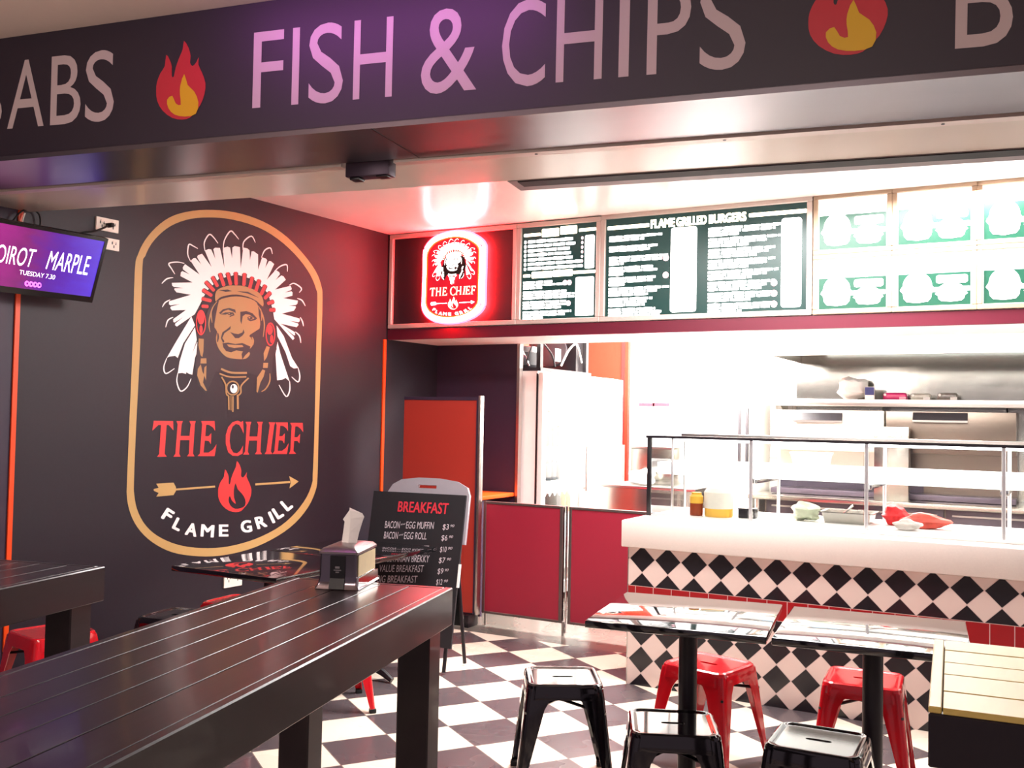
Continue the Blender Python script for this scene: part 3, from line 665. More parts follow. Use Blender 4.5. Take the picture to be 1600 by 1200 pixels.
def blob_row(mb, x0, x1, z, h, y, rng, word=.09):
    """an unreadable, overexposed line of lettering: runs of rounded strokes"""
    x = x0
    while x < x1-.01:
        w = min(rng.uniform(.5, 1.3)*word, x1-x)
        n = max(2, int(w/.018)); top = [(x+w*(k+.5*rng.random())/n, z+h*rng.uniform(.82, 1.)) for k in range(n)]; bot = [(x+w*(k+.5*rng.random())/n, z+h*rng.uniform(0, .1)) for k in range(n)]
        loop = [(x, z+h*.15)]+bot[1:-1]+[(x+w, z+h*.15), (x+w, z+h*.85)]+top[1:-1][::-1]+[(x, z+h*.85)]
        mb.prism([(a, y, c) for a, c in loop], (0, .003, 0))
        x += w+.008
def rr(x0, x1, z0, z1, r, y):
    L = []
    for cx, cz, a0 in ((x1-r, z1-r, 0), (x0+r, z1-r, 90), (x0+r, z0+r, 180), (x1-r, z0+r, 270)):
        for k in range(5): a = radians(a0+k*22.5); L.append((cx+r*cos(a), y, cz+r*sin(a)))
    return L
YB = 6.412
# first board
rng = random.Random(3)
b1 = thing('menu_board', 'narrow dark green illuminated menu board next to the neon panel', 'menu board', (-3.2, 6.42, 2.235), group='illuminated menu boards')
frame(MB(), -3.54, -2.86, 2.235, 2.99).obj('frame', M_alupaint, b1)
blank(-3.52, -2.88, 2.25, 2.975, 'backing', M_board, b1, YB+.002)
mb = MB(); mb2 = MB()
mb.prism(rr(-3.49, -3.35, 2.888, 2.910, .006, YB), (0, .003, 0)); mb.prism(rr(-3.04, -2.905, 2.895, 2.917, .006, YB), (0, .003, 0))
mb2.prism(rr(-3.49, -3.43, 2.585, 2.607, .006, YB), (0, .003, 0)); mb2.prism(rr(-3.08, -2.905, 2.59, 2.612, .006, YB), (0, .003, 0))
for x0, x1, z, h in ((-3.34, -3.20, 2.876, .06), (-3.19, -3.055, 2.884, .06), (-3.42, -3.25, 2.575, .048), (-3.245, -3.085, 2.578, .048)):
    (mb if z > 2.7 else mb2).prism(rr(x0, x1, z, z+h, .008, YB), (0, .003, 0))
mb.obj('heading_lettering', M_warmglow, b1, smooth=False); mb2.obj('heading_lettering', M_warmglow, b1, smooth=False)
mb = MB()
for k, ln in enumerate((.36, .38, .34, .36, .36, .43, .43)):
    z = 2.835-k*.0335; blob_row(mb, -3.455, -3.455+ln*1.02, z, .0275, YB, rng); mb.prism(rr(-3.487, -3.468, z, z+.025, .008, YB), (0, .003, 0))
mb.obj('item_lettering', M_glow, b1, smooth=False); mb = MB()
for k, rows in enumerate(((.23, .33, .15), (.34, .40, .40), (.34, .34, .30), (.38, .33, .17))):
    for j, ln in enumerate(rows): blob_row(mb, -3.49, -3.49+ln*1.05, 2.535-k*.074-j*.0215, .0212, YB, rng)
mb.obj('item_lettering', M_glow, b1, smooth=False)
MB().prism(rr(-2.99, -2.915, 2.625, 2.865, .012, YB), (0, .003, 0)).obj('price_column', M_glow, b1, smooth=False)
MB().prism(rr(-3.06, -2.915, 2.285, 2.565, .012, YB), (0, .003, 0)).obj('price_column', M_glow, b1, smooth=False)
mb = MB()
for k in range(7): mb.prism([(x, YB, z) for x, z in ellipse(-3.012, 2.848-k*.0335, .008, .011, 12)], (0, .003, 0))
for x, z in ((-3.145, 2.53), (-3.11, 2.53), (-3.115, 2.38)): mb.prism([(a, YB, c) for a, c in ellipse(x, z, .018, .019, 14)], (0, .003, 0))
mb.obj('symbol_dots', M_dot, b1, smooth=False)
# second board
b2 = thing('menu_board', 'wide dark green illuminated menu board with two item columns and flame grilled heading', 'menu board', (-2.1, 6.42, 2.235), group='illuminated menu boards')
frame(MB(), -2.86, -1.385, 2.235, 3.0).obj('frame', M_alupaint, b2)
blank(-2.84, -1.405, 2.25, 2.985, 'backing', M_board, b2, YB+.002)
mb = MB()
mb.prism(rr(-2.815, -2.50, 2.888, 2.914, .006, YB), (0, .003, 0)); mb.prism(rr(-1.80, -1.425, 2.897, 2.923, .006, YB), (0, .003, 0))
for t_, x0, x1 in (('FLAME', -2.485, -2.315), ('GRILLED', -2.30, -2.09), ('BURGERS', -2.07, -1.82)):
    v, f = text_geo(t_); a0, a1 = min(p[0] for p in v), max(p[0] for p in v); c0, c1 = min(p[1] for p in v), max(p[1] for p in v)
    for dx in (-.0035, 0, .0035):
        for dz in (-.003, .003): mb.tris([(x0+(x-a0)/(a1-a0)*(x1-x0)+dx, YB-.0005-dx*.02-dz*.05, 2.878+(z-c0)/(c1-c0)*.056+dz) for x, z in v], f)
mb.obj('heading_lettering', M_warmglow, b2, smooth=False)
colA = ((.36, .24), (.33, .28), (.40, .36, .10), (.30, .33, .10), (.32, .30, .11), (.41, .33, .27), (.30, .26, .25), (.32, .36, .35))
colB = ((.46, .41, .19), (.46, .36, .25), (.41, .37, .30), (.41, .36, .25), (.43, .36, .27), (.41, .36, .33), (.39, .38, .28), (.41, .38, .21))
for col, x0 in ((colA, -2.80), (colB, -2.075)):
    mb = MB()
    for k, rows in enumerate(col):
        for j, ln in enumerate(rows): blob_row(mb, x0, x0+ln*1.1, 2.828-k*.0735-j*.0218-(.006 if x0 < -2.5 else 0), .0216, YB, rng, .12)
    mb.obj('item_lettering', M_glow, b2, smooth=False)
MB().prism(rr(-2.34, -2.155, 2.285, 2.868, .02, YB), (0, .003, 0)).obj('price_column', M_glow, b2, smooth=False)
MB().prism(rr(-1.585, -1.455, 2.29, 2.872, .02, YB), (0, .003, 0)).obj('price_column', M_glow, b2, smooth=False)
for x, z in ((-2.375, 2.664), (-2.375, 2.545), (-1.63, 2.455), (-1.63, 2.385), (-1.63, 2.315)): MB().prism([(a, YB, c) for a, c in ellipse(x, z, .021, .022, 14)], (0, .003, 0)).obj('symbol_dot', M_dot, b2, smooth=False)
# picture boards, three columns by two rows (and on beyond the frame of view)
where = {(0, 0): 'upper burger picture board nearest the wide menu board', (0, 1): 'lower burger picture board nearest the wide menu board', (1, 0): 'upper burger picture board in the second column from the menu', (1, 1): 'lower burger picture board in the second column from the menu', (2, 0): 'upper burger picture board in the column at the frame edge', (2, 1): 'lower burger picture board in the column at the frame edge'}
M_picglow = mat('picture_board_glow', (1, 1, 1), .5, var=0., emit=(1, .98, .95), estr=2.2)
M_frameglow = mat('cream_frame', S(176, 150, 126), .4, .1, var=.02)
for ci, (x0, x1) in enumerate(((-1.38, -.905), (-.905, -.43), (-.43, .045))):
    for ri, (z0, z1) in enumerate(((2.615, 3.0), (2.235, 2.615))):
        t = thing('picture_board', 'glowing '+where[(ci, ri)], 'menu board', ((x0+x1)/2, 6.42, z0), group='burger picture boards')
        frame(MB(), x0, x1, z0, z1, .03).obj('frame', M_frameglow, t)
        blank(x0+.02, x1-.02, z0+.02, z1-.02, 'lit_panel', M_picglow, t, YB+.004)
        zt = z1-.135 if ri == 0 else z1-.15
        MB().box((x0+.035, YB+.001, z0+.034), (x1-.035, YB+.004, zt)).obj('picture_ground', M_board2, t)
        xm = (x0+x1)/2
        def burger(cx, cz, w, h):
            mb = MB()
            bun = [(cx-w/2, cz+h*.12)]+[(cx-w/2*cos(a), cz+h*.12+h*.46*sin(a)) for a in [pi*k/14 for k in range(1, 14)]]+[(cx+w/2, cz+h*.12), (cx+w*.56, cz+h*.05), (cx+w*.6, cz-h*.03), (cx+w*.5, cz-h*.12), (cx+w*.47, cz-h*.3), (cx+w*.36, cz-h*.42), (cx, cz-h*.46), (cx-w*.36, cz-h*.42), (cx-w*.47, cz-h*.3), (cx-w*.5, cz-h*.12), (cx-w*.6, cz-h*.02), (cx-w*.55, cz+h*.06)]
            mb.prism([(a, YB-.0015, c) for a, c in bun], (0, .003, 0)); return mb
        hh = zt-z0-.04
        burger(x0+.145, z0+.04+hh*.5, .165, hh*.95).obj('burger_picture', M_picglow, t, smooth=False)
        burger(x0+.335, z0+.04+hh*.34, .15, hh*.58).obj('burger_picture', M_picglow, t, smooth=False)
        MB().prism(rr(x0+.25, x0+.425, z0+.04+hh*.66, z0+.04+hh*.92, .015, YB-.0015), (0, .003, 0)).prism(rr(x0+.21, x0+.44, z0+.04+hh*.40, z0+.04+hh*.55, .012, YB-.001), (0, .003, 0)).obj('caption', M_picglow, t, smooth=False)

# ================================================================= SERVICE COUNTER AND DISPLAY CASE
sc = thing('service_counter', 'long service counter faced in black and cream diamond tiles with a red tile band', 'counter', (-.3, 5.9, 0))
MB().box((-2.22, 5.437, 0), (1.58, 6.3, .80)).obj('tiled_base', M_ctile, sc, smooth=False)
MB().box((-2.255, 5.405, .80), (1.58, 6.34, .955), .006).obj('stone_top', M_cream, sc)
MB().box((-2.224, 5.4355, .001), (-2.2185, 5.4405, .799)).obj('corner_trim', M_alu, sc)
dc_ = thing('display_case', 'glass food display case with chrome posts on the tiled counter', 'display case', (-.3, 5.95, .9555))
CX = [-2.160, -1.545, -.915, -.25, .42, 1.08]
MB().box((-2.172, 5.588, .9556), (1.2, 6.30, .9725), .003).obj('base_deck', M_white, dc_)
for i, x in enumerate(CX):
    for y in (5.60, 6.24):
        mb = MB()
        if i == 0 and y < 6: mb.box((x-.012, y-.010, .9726), (x+.012, y+.014, 1.442), .002).obj('post', M_black, dc_, label='black corner post')
        else: mb.cyl((x, y+.004, .9726), (x, y+.004, 1.442), .0105, n=12).obj('post', M_post, dc_)
MB().box((-2.02, 5.594, .9726), (-2.008, 5.612, 1.442), .002).obj('post', M_post, dc_)
MB().box((-2.175, 5.588, 1.442), (1.2, 5.98, 1.452), .002).obj('top_pane', M_glass, dc_)
MB().box((-2.178, 5.583, 1.438), (1.2, 5.5875, 1.454)).obj('top_edge', M_blackmetal, dc_, label='dark front edge of the glass top')
MB().box((-2.175, 6.20, 1.43), (1.2, 6.255, 1.462), .003).obj('rear_rail', M_alu, dc_)
for a, c in zip(CX, CX[1:]):
    MB().box((a+.014, 5.600, .975), (c-.014, 5.606, 1.437)).obj('front_pane', M_glass, dc_)
MB().box((-2.163, 5.625, .975), (-2.157, 6.22, 1.437)).obj('side_pane', M_glass, dc_)
MB().box((-2.13, 5.655, 1.222), (1.18, 6.12, 1.295), .003).obj('shelf', mat('white_shelf_glow', S(250, 250, 250), .3, var=.01, emit=(1, .99, .97), estr=1.1), dc_)  # emission added to the white shelf so it reads overexposed
for i, x in enumerate(CX[1:]):
    MB().box((x-.02, 5.66, 1.19), (x+.02, 6.235, 1.2215), .003).obj('shelf_bracket', M_chrome, dc_)
MB().box((-2.1, 5.63, 1.424), (1.18, 5.66, 1.437)).obj('light_strip', mat('case_light_strip', (1, 1, 1), .5, var=0, emit=(1, .98, .95), estr=14.), dc_)
# food and containers inside the case
def bottle(name, label, x, y, z, r, h, mbody, mcap, grp=None, neck=.35):
    t = thing(name, label, 'bottle', (x, y, z), 0, grp)
    MB().lathe([(r*.9, 0), (r, .01), (r, h*.62), (r*.9, h*.68), (r*neck, h*.84), (r*neck, h*.9)], n=18).obj('body', mbody, t, True)
    MB().lathe([(r*neck*1.15, h*.885), (r*neck*1.15, h*.97), (r*neck*.9, h)], n=16).obj('cap', mcap, t, True)
    return t
M_sauce = mat('brown_sauce', S(150, 60, 24), .3); M_mustard = mat('yellow_plastic', S(242, 190, 70), .4); M_cloudy = mat('cloudy_plastic', S(250, 246, 232), .35)
sj = thing('sauce_jar', 'small jar half full of brown sauce in the near corner of the glass case', 'jar', (-1.93, 5.80, .9726))
MB().lathe([(.036, 0), (.040, .006), (.040, .075)], n=20).obj('sauce', M_sauce, sj, True)
MB().lathe([(.0405, .0751), (.0405, .115), (.030, .128), (.030, .14)], n=20).obj('jar_top', M_mustard, sj, True)
tb = thing('sauce_tub', 'large cloudy white tub with yellow foot beside the sauce jar in the glass case', 'tub', (-1.80, 5.83, .9726))
MB().lathe([(.082, 0), (.085, .01), (.085, .05)], n=24).obj('foot', M_mustard, tb, True)
MB().lathe([(.0855, .0501), (.088, .145), (.07, .172), (.045, .18)], n=24).obj('body', M_cloudy, tb, True)
def crumple(name, label, cat, loc, sx, sy, sz, m, seed):
    rng = random.Random(seed); bm = bmesh.new(); bmesh.ops.create_icosphere(bm, subdivisions=3, radius=1)
    for v in bm.verts:
        k = 1+.22*(sin(v.co.x*5+seed)+sin(v.co.y*6+seed*2)+sin(v.co.z*7+seed*3))/2+rng.uniform(-.05, .05)
        v.co = Vector((v.co.x*sx*k, v.co.y*sy*k, max(-sz*.99, v.co.z*sz*k)))
    z0 = min(v.co.z for v in bm.verts)
    for v in bm.verts: v.co.z -= z0
    mb = MB(); mb.bm.free(); mb.bm = bm
    for v in bm.verts: v.co += Vector(loc)
    return tag(mb.obj(name, m), label, cat)
crumple('food_bag', 'clear bag of greens lying in the middle of the glass case', 'bag', (-1.31, 5.93, .9726), .075, .07, .055, mat('cloudy_green_bag', S(200, 208, 180), .25, var=.25, scale=40), 4)
crumple('red_bag', 'red mesh bag behind the middle chrome post in the glass case', 'bag', (-.83, 6.02, .9726), .07, .06, .055, mat('red_mesh', S(214, 34, 40), .5, var=.3, scale=60), 9)
crumple('red_packet', 'long crumpled red and white packet lying right of the middle chrome post', 'packet', (-.66, 5.93, .9726), .13, .06, .04, mat('red_white_print', S(226, 86, 70), .5, var=.5, scale=26), 15)
crumple('white_packet', 'crumpled white packet in front of the red packet in the glass case', 'packet', (-.73, 5.77, .9726), .075, .05, .03, mat('white_wrapper', S(245, 236, 228), .5, var=.12, scale=30), 21)
ty = thing('metal_tray', 'shallow steel food tray beside the bag of greens in the glass case', 'tray', (-1.07, 5.98, .9726))
MB().loft([[(-.12, -.09, 0), (.12, -.09, 0), (.12, .09, 0), (-.12, .09, 0)], [(-.135, -.105, .06), (.135, -.105, .06), (.135, .105, .06), (-.135, .105, .06)], [(-.15, -.12, .06), (.15, -.12, .06), (.15, .12, .06), (-.15, .12, .06)], [(-.15, -.12, .066), (.15, -.12, .066), (.15, .12, .066), (-.15, .12, .066)],
     [(-.13, -.10, .064), (.13, -.10, .064), (.13, .10, .064), (-.13, .10, .064)], [(-.116, -.086, .008), (.116, -.086, .008), (.116, .086, .008), (-.116, .086, .008)]]).obj('pan', M_steel, ty, True, smooth=False)
MB().tube([(-.06, .0, .012), (-.03, .0, .05), (.02, .01, .10)], .006).obj('spoon_handle', M_chrome, ty, True)
bb = thing('utensil_box', 'small black box beside the sauce tub in the glass case', 'box', (-1.63, 5.86, .9726))
MB().box((-.05, -.04, 0), (.05, .04, .05), .005).obj('box', M_black, bb, True); MB().box((-.052, -.042, .0501), (.052, .042, .058), .003).obj('lid', M_blackmetal, bb, True)
lbx = thing('plastic_tub', 'pale blue clear tub on the white shelf of the glass case', 'tub', (-1.27, 5.9, 1.2955))
MB().loft([[(-.09, -.06, 0), (.09, -.06, 0), (.09, .06, 0), (-.09, .06, 0)], [(-.105, -.07, .07), (.105, -.07, .07), (.105, .07, .07), (-.105, .07, .07)]]).obj('tub', mat('pale_blue_plastic', S(206, 228, 244), .2), lbx, True, smooth=False)
MB().box((-.11, -.075, .0701), (.11, .075, .08), .003).obj('lid', mat('blue_lid', S(160, 196, 224), .3), lbx, True)

# ================================================================= GATE, SCREEN, BREAKFAST BOARD
gt = thing('half_gate', 'pair of waist-high crimson gate panels with metal edges between counter and recess', 'gate', (-3.1, 6.36, 0))
for x0, x1 in ((-3.755, -3.095), (-3.05, -2.30)):
    p = MB().box((x0, 6.352, .105), (x1, 6.372, .905)).obj('panel', M_crimson, gt)
    mb = MB()
    for lo, hi in (((x0, .09), (x0+.022, .918)), ((x1-.026, .09), (x1, .918)), ((x0+.022, .90), (x1-.026, .918)), ((x0+.022, .09), (x1-.026, .108))): mb.box((lo[0], 6.346, lo[1]), (hi[0], 6.378, hi[1]), .002, seg=1)
    mb.obj('edge_frame', mat('dull_aluminium', S(120, 106, 104), .4, .8), p)
MB().cyl((-3.0725, 6.362, .02), (-3.0725, 6.362, .92), .008).obj('hinge_rod', M_chrome, gt)
for x in (-3.73, -3.09, -2.36): MB().cyl((x, 6.362, 0), (x, 6.362, .10), .01).obj('foot', M_alu, gt)
sp_ = thing('privacy_screen', 'tall red-orange laminate screen standing in front of the black recess', 'screen', (-4.08, 6.27, 0))
MB().box((-4.43, 6.255, .10), (-3.775, 6.285, 1.665)).obj('panel', M_redorange, sp_)
MB().box((-4.43, 6.250, 1.666), (-3.76, 6.290, 1.69)).box((-3.775, 6.250, .09), (-3.758, 6.290, 1.666)).obj('dark_edge', M_navy, sp_)
MB().box((-3.757, 6.245, .09), (-3.738, 6.295, 1.70), .002).obj('metal_edge', M_alu, sp_)
for x in (-4.38, -3.80): MB().box((x-.02, 6.2, 0), (x+.02, 6.34, .0895), .003).obj('foot', M_blackmetal, sp_)
ol = thing('recess_shelf', 'orange counter ledge in the black recess behind the tall red screen', 'shelf', (-4.2, 6.85, .86))
MB().box((-4.60, 6.55, .90), (-3.905, 7.095, .93), .003).obj('top', M_orange, ol); MB().box((-4.60, 6.60, .0), (-3.92, 6.63, .8995)).obj('front', M_navy, ol)

BR = radians(8); bx = Vector((cos(BR), sin(BR), 0)); by = Vector((-sin(BR), cos(BR), 0))
TR = Vector((-3.204, 5.20, 1.059)); TL = TR-bx*.645; dz = (-by*.20 + Vector((0, 0, -1.0))).normalized(); bn = bx.cross(dz); bn = bn if bn.y < 0 else -bn
ab = thing('breakfast_board', 'black chalkboard breakfast menu on an A-frame stand in front of the red screen', 'chalkboard', (-3.5, 5.2, 0), BR)
def bp(u, v, o=0.): return TL + bx*u + dz*v + bn*o
def bpr(u0, u1, v0, v1, o0, o1, mb=None): return (mb or MB()).prism([bp(u0, v0, o0), bp(u1, v0, o0), bp(u1, v1, o0), bp(u0, v1, o0)], bn*(o1-o0))
bpr(0, .645, 0, .92, -.016, 0).obj('board', mat('chalkboard_black', S(30, 27, 32), .6, var=.15, scale=14), ab)
BP = on_plane(TL, bn)
wtop = [(.10, .30), (.09, 0.), (.12, -.05), (.18, -.085), (.30, -.10), (.45, -.10), (.57, -.085), (.64, -.05), (.66, .0), (.66, .30)]
hl = [(.30, -.055), (.43, -.055), (.43, -.035), (.30, -.035)]
MB().prism([bp(u, v, -.045) for u, v in wtop], bn*.027, [[bp(u, v, -.045) for u, v in hl]]).obj('plastic_frame', mat('grey_white_plastic', S(150, 143, 150), .3), ab)
bpr(.643, .657, .42, .56, -.006, .004).obj('clip', M_white, ab)
for u in (.03, .60):
    a, c = bp(u, .80, -.02), bp(u, 1.0, -.02); c.z = .0+.012
    MB().tube([bp(u, .5, -.024), Vector((c.x, c.y, .012))], .012).obj('front_leg', M_blackmetal, ab)
    r0 = TL+bx*(u*.86+.03)-Vector((0, 0, .03))+by*.03; r1 = TL+bx*(u*1.04+.0)+by*.08
    MB().tube([r0, Vector((r1.x, r1.y, .012))], .012).obj('rear_leg', M_blackmetal, ab)
MB().prism([TL+bx*.06+by*.05-Vector((0, 0, .06)), TR-bx*.06+by*.05-Vector((0, 0, .06)), TR-bx*.06+by*.085-Vector((0, 0, .82)), TL+bx*.06+by*.085-Vector((0, 0, .82))], by*.012).obj('rear_board', M_black, ab)
M_chalk = mat('chalk_white', S(205, 190, 198), .8, var=.12, scale=300); M_chalkr = mat('chalk_red', S(206, 44, 60), .8, var=.15, scale=300)
def chalk(t, x0, x1, yt0, yb0, yt1, yb1, m, lean=-1.5, name='chalk_lettering'):
    text_on(MB(), t, BP, (x0+1.5, yt0), (x1+1.5, yt1), (x0, yb0), (x1, yb1), .0012).obj(name, m, ab, smooth=False)
mb = MB()
for d in ((0, 0), (.7, 0), (0, .6), (.7, .6)): text_on(mb, 'BREAKFAST', BP, (623+d[0], 783+d[1]), (701+d[0], 786+d[1]), (621+d[0], 799+d[1]), (699+d[0], 803+d[1]), .0012+d[0]*.0003+d[1]*.0001)
mb.obj('chalk_lettering', M_chalkr, ab, smooth=False, label='red chalk heading BREAKFAST')
def line(t1, mid, t2, x0, xm0, xm1, x1, y, h, price, px0, px1, py):
    chalk(t1, x0, xm0, y, y+h, y+.6, y+h+.6, M_chalk)
    if mid: chalk(mid, xm0+2, xm1-2, y+3.5, y+6.5, y+3, y+6, M_chalk); chalk(t2, xm1, x1, y+.8, y+h+.8, y+1.6, y+h+1.6, M_chalk)
    d, c = price.split('.')
    w = px1-px0
    chalk(d, px0, px0+w*.52, py-4, py+6, py-4, py+6, M_chalk); chalk(c, px0+w*.66, px1, py-3.2, py+.8, py-3.4, py+.6, M_chalk)
line('BACON', 'and', 'EGG MUFFIN', 601, 624, 634, 677, 814, 11, '$3.90', 691, 709, 823)
line('BACON', 'and', 'EGG ROLL', 599.5, 621, 631, 666, 830.5, 11, '$6.90', 689, 707, 840)
line('CROISSANT', '', '', 597, 669, 0, 0, 852, 10, '$10.90', 687, 706, 858)
line('VEGETARIAN BREKKY', '', '', 594, 670, 0, 0, 867, 11, '$7.90', 685, 704, 875)
line('VALUE BREAKFAST', '', '', 592, 661, 0, 0, 882.5, 11, '$9.90', 683, 700, 892)
line('BIG BREAKFAST', '', '', 589, 651, 0, 0, 899, 11, '$12.90', 681, 699, 909)

# ================================================================= TABLES
def bar_table(label, far_right, rz, Wd, Ln, m_top, m_frame, ends=False):
    c, s = cos(rz), sin(rz)
    cx = far_right[0]-(c*Wd/2-s*Ln/2); cy = far_right[1]-(s*Wd/2+c*Ln/2)
    t = thing('bar_table', label, 'table', (cx, cy, 0), rz)
    Z = 1.05; w, l = Wd/2, Ln/2
    mb = MB(); n = 5
    ew = .022 if ends else 0.
    inner = Wd-.05 if not ends else Wd; gap = .003 if not ends else .006
    x = -inner/2; rng = random.Random(len(label)); ws = [rng.uniform(.85, 1.15) for _ in range(n)]; k = (inner-gap*(n-1))/sum(ws)
    for q in ws:
        mb.box((x, -l+(.025 if not ends else .0), Z-(.012 if ends else .03)), (x+q*k, l-(.025 if not ends else ew+.002), Z-.0006*rng.random()), .001, seg=1); x += q*k+gap
    if ends: mb.box((-w, l-ew, Z-.012), (w, l, Z), .002, seg=1)
    mb.obj('tabletop', m_top, t, True)
    zt = Z if not ends else Z-.0125
    mb = MB()
    for lo, hi in (((-w, -l), (-w+.024, l)), ((w-.024, -l), (w, l)), ((-w+.024, -l), (w-.024, -l+.024)), ((-w+.024, l-.024), (w-.024, l))): mb.box((lo[0], lo[1], Z-.108), (hi[0], hi[1], zt), .003, seg=1)
    mb.obj('apron', m_frame, t, True)
    for sx in (-1, 1):
        for sy in (-1, 1):
            a, e = sx*(w-.026), sy*(l-.026)
            MB().box((min(a, a-sx*.095), min(e, e-sy*.095), 0), (max(a, a-sx*.095), max(e, e-sy*.095), Z-.0315), .004, seg=1).obj('leg', m_frame, t, True)
    return t
bar_table('long dark plank bar table holding the napkin dispenser', (-1.544, 2.444), radians(14.2), .51, 2.0, M_wood, M_wood)
bar_table('dark plank bar table near the orange wall strip, with a red stool beside it', (-2.652, 2.131), radians(13.5), .52, 1.7, M_wood, M_wood)
# pale topped table: its length runs along the counter, so its far end is its left end
_c = Vector((-.257, 2.51)); _rz = radians(5)
_fr = _c
bar_table('black bar table with a pale yellow slatted timber top near the black pedestal table', (_c.x, _c.y), _rz+pi/2, .60, 1.6, M_pale, M_blackmetal, ends=True)

def pedestal_table(name, label, c, rz, sz, group, spread=0., rl=.32, zt=.75):
    t = thing(name, label, 'table', (c[0], c[1], 0), rz, group); h = sz/2
    mb = MB(); mb.box((-h, -h, zt-.028), (h, h, zt), .004); mb.obj('tabletop', M_tabletop, t, True)
    MB().box((-.16, -.16, zt-.042), (.16, .16, zt-.0285), .002).obj('top_plate', M_blackmetal, t, True)
    MB().cyl((0, 0, .05), (0, 0, zt-.0425), .036, n=24).obj('column', M_blackmetal, t, True)
    for k in range(4):
        a = spread + k*pi/2; d = Vector((cos(a), sin(a), 0))
        MB().tube([d*.03+Vector((0, 0, .10)), d*rl*.45+Vector((0, 0, .085)), d*rl*.8+Vector((0, 0, .05)), d*rl+Vector((0, 0, .016))], [.03, .026, .022, .016]).obj('base_foot', M_blackmetal, t, True)
    return t
pedestal_table('pedestal_table', 'glossy black square pedestal table in front of the counter, nearest the crimson gate', (-1.270, 3.736), radians(9), .656, 'black pedestal tables', pi/4, .25, .80)
pedestal_table('pedestal_table', 'glossy black square pedestal table next to the pale slatted bar table', (-.597, 3.82), radians(6.5), .638, 'black pedestal tables', 0., .25, .80)
pedestal_table('side_table', 'glossy black table by the emblem wall, the one farther from the breakfast board', (-3.655, 3.98), radians(.5), .71, 'tables by the emblem wall', 0., .29)
pedestal_table('side_table', 'glossy black table by the emblem wall, the one nearer the breakfast board', (-3.66, 4.695), radians(.5), .70, 'tables by the emblem wall', 0., .29)

# ================================================================= STOOLS
def rsq(h, r, z, n=6):
    out = []
    for cx, cy, a0 in ((h-r, h-r, 0), (-h+r, h-r, 90), (-h+r, -h+r, 180), (h-r, -h+r, 270)):
        for k in range(n+1): a = radians(a0+90*k/n); out.append((cx+r*cos(a), cy+r*sin(a), z))
    return out
def make_stool(label, m):
    t = thing('metal_stool', label, 'stool', (0, 0, 0))
    mb = MB()
    mb.loft([rsq(.166, .045, .388), rsq(.165, .045, .40), rsq(.160, .044, .434), rsq(.157, .043, .4435), rsq(.150, .040, .449), rsq(.143, .036, .449), rsq(.136, .032, .4455), rsq(.128, .03, .4435)], caps=False)
    slot = [(.038*(1 if cos(a) > 0 else -1)*.75+.016*cos(a), .012*sin(a), .4435) for a in [2*pi*k/20 for k in range(20)]]
    mb.fill([rsq(.128, .03, .4435), slot])
    mb.loft([slot, [(x, y, .432) for x, y, z in slot]], caps=False)
    mb.obj('seat', m, t, True)
    for sx in (-1, 1):
        for sy in (-1, 1):
            rings = []
            for z, h, arm in ((.432, .1575, .128), (.40, .1625, .120), (.383, .1645, .098), (.35, .1685, .082), (.20, .186, .058), (.10, .197, .042), (.022, .2065, .031)):
                r = .02; o = []
                P = [(h-arm, h), (h-r, h)]+[(h-r+r*sin(a), h-r+r*cos(a)) for a in (pi/8, pi/4, 3*pi/8)]+[(h, h-r), (h, h-arm)]
                I = [(h-.004, h-arm), (h-.004, h-r)]+[(h-r+(r-.004)*sin(a), h-r+(r-.004)*cos(a)) for a in (3*pi/8, pi/4, pi/8)]+[(h-r, h-.004), (h-arm, h-.004)]
                rings.append([(sx*x, sy*y, z) for x, y in P+I])
            L = MB().loft(rings).obj('leg', m, t, True)
            MB().box((sx*.192-.017, sy*.192-.017, 0), (sx*.192+.017, sy*.192+.017, .0225), .004).obj('rubber_foot', M_rubber, L, True)
    for s in (-1, 1):
        MB().tube([(-.165, -.165*s, .335), (0, 0, .352+.006*s), (.165, .165*s, .335)], .007, 6).obj('brace', M_blackmetal if m is M_redgloss else m, t, True)
    return t
BS = make_stool('black metal stool nearest the crimson gate, standing alone on the checkered floor', M_blackgloss)
BS.location = (-1.86, 3.835, 0); BS.rotation_euler = (0, 0, radians(31)); BS['group'] = 'black metal stools'
def bstool(x, y, r, lab): return dup(BS, (x, y, 0), radians(r), lab, 'black metal stools')
bstool(-1.235, 3.475, 24, 'black metal stool in front of the pedestal table nearest the gate')
bstool(-.735, 3.565, 2, 'black metal stool in front of the pedestal table beside the pale bar table')
bstool(-4.17, 3.83, 8, 'black metal stool against the emblem wall, mostly hidden below the bar table top')
RS = make_stool('red metal stool between the counter and the pedestal table nearest the gate', M_redgloss)
RS.location = (-1.40, 4.41, 0); RS.rotation_euler = (0, 0, radians(-13)); RS['group'] = 'red metal stools'
def rstool(x, y, r, lab): return dup(RS, (x, y, 0), radians(r), lab, 'red metal stools')
rstool(-.745, 4.53, 5, 'red metal stool between the counter and the pedestal table beside the pale bar table')
rstool(-4.37, 3.21, -11, 'red metal stool by the orange wall strip, behind the small dark bar table')
rstool(-4.20, 4.31, 6, 'red metal stool against the emblem wall under the white outlet')
rstool(-3.39, 4.165, 48.5, 'red metal stool pushed under the black wall tables, one leg showing below the bar table')
rstool(-3.52, 3.42, 45, 'red metal stool almost wholly hidden behind the long plank bar table')

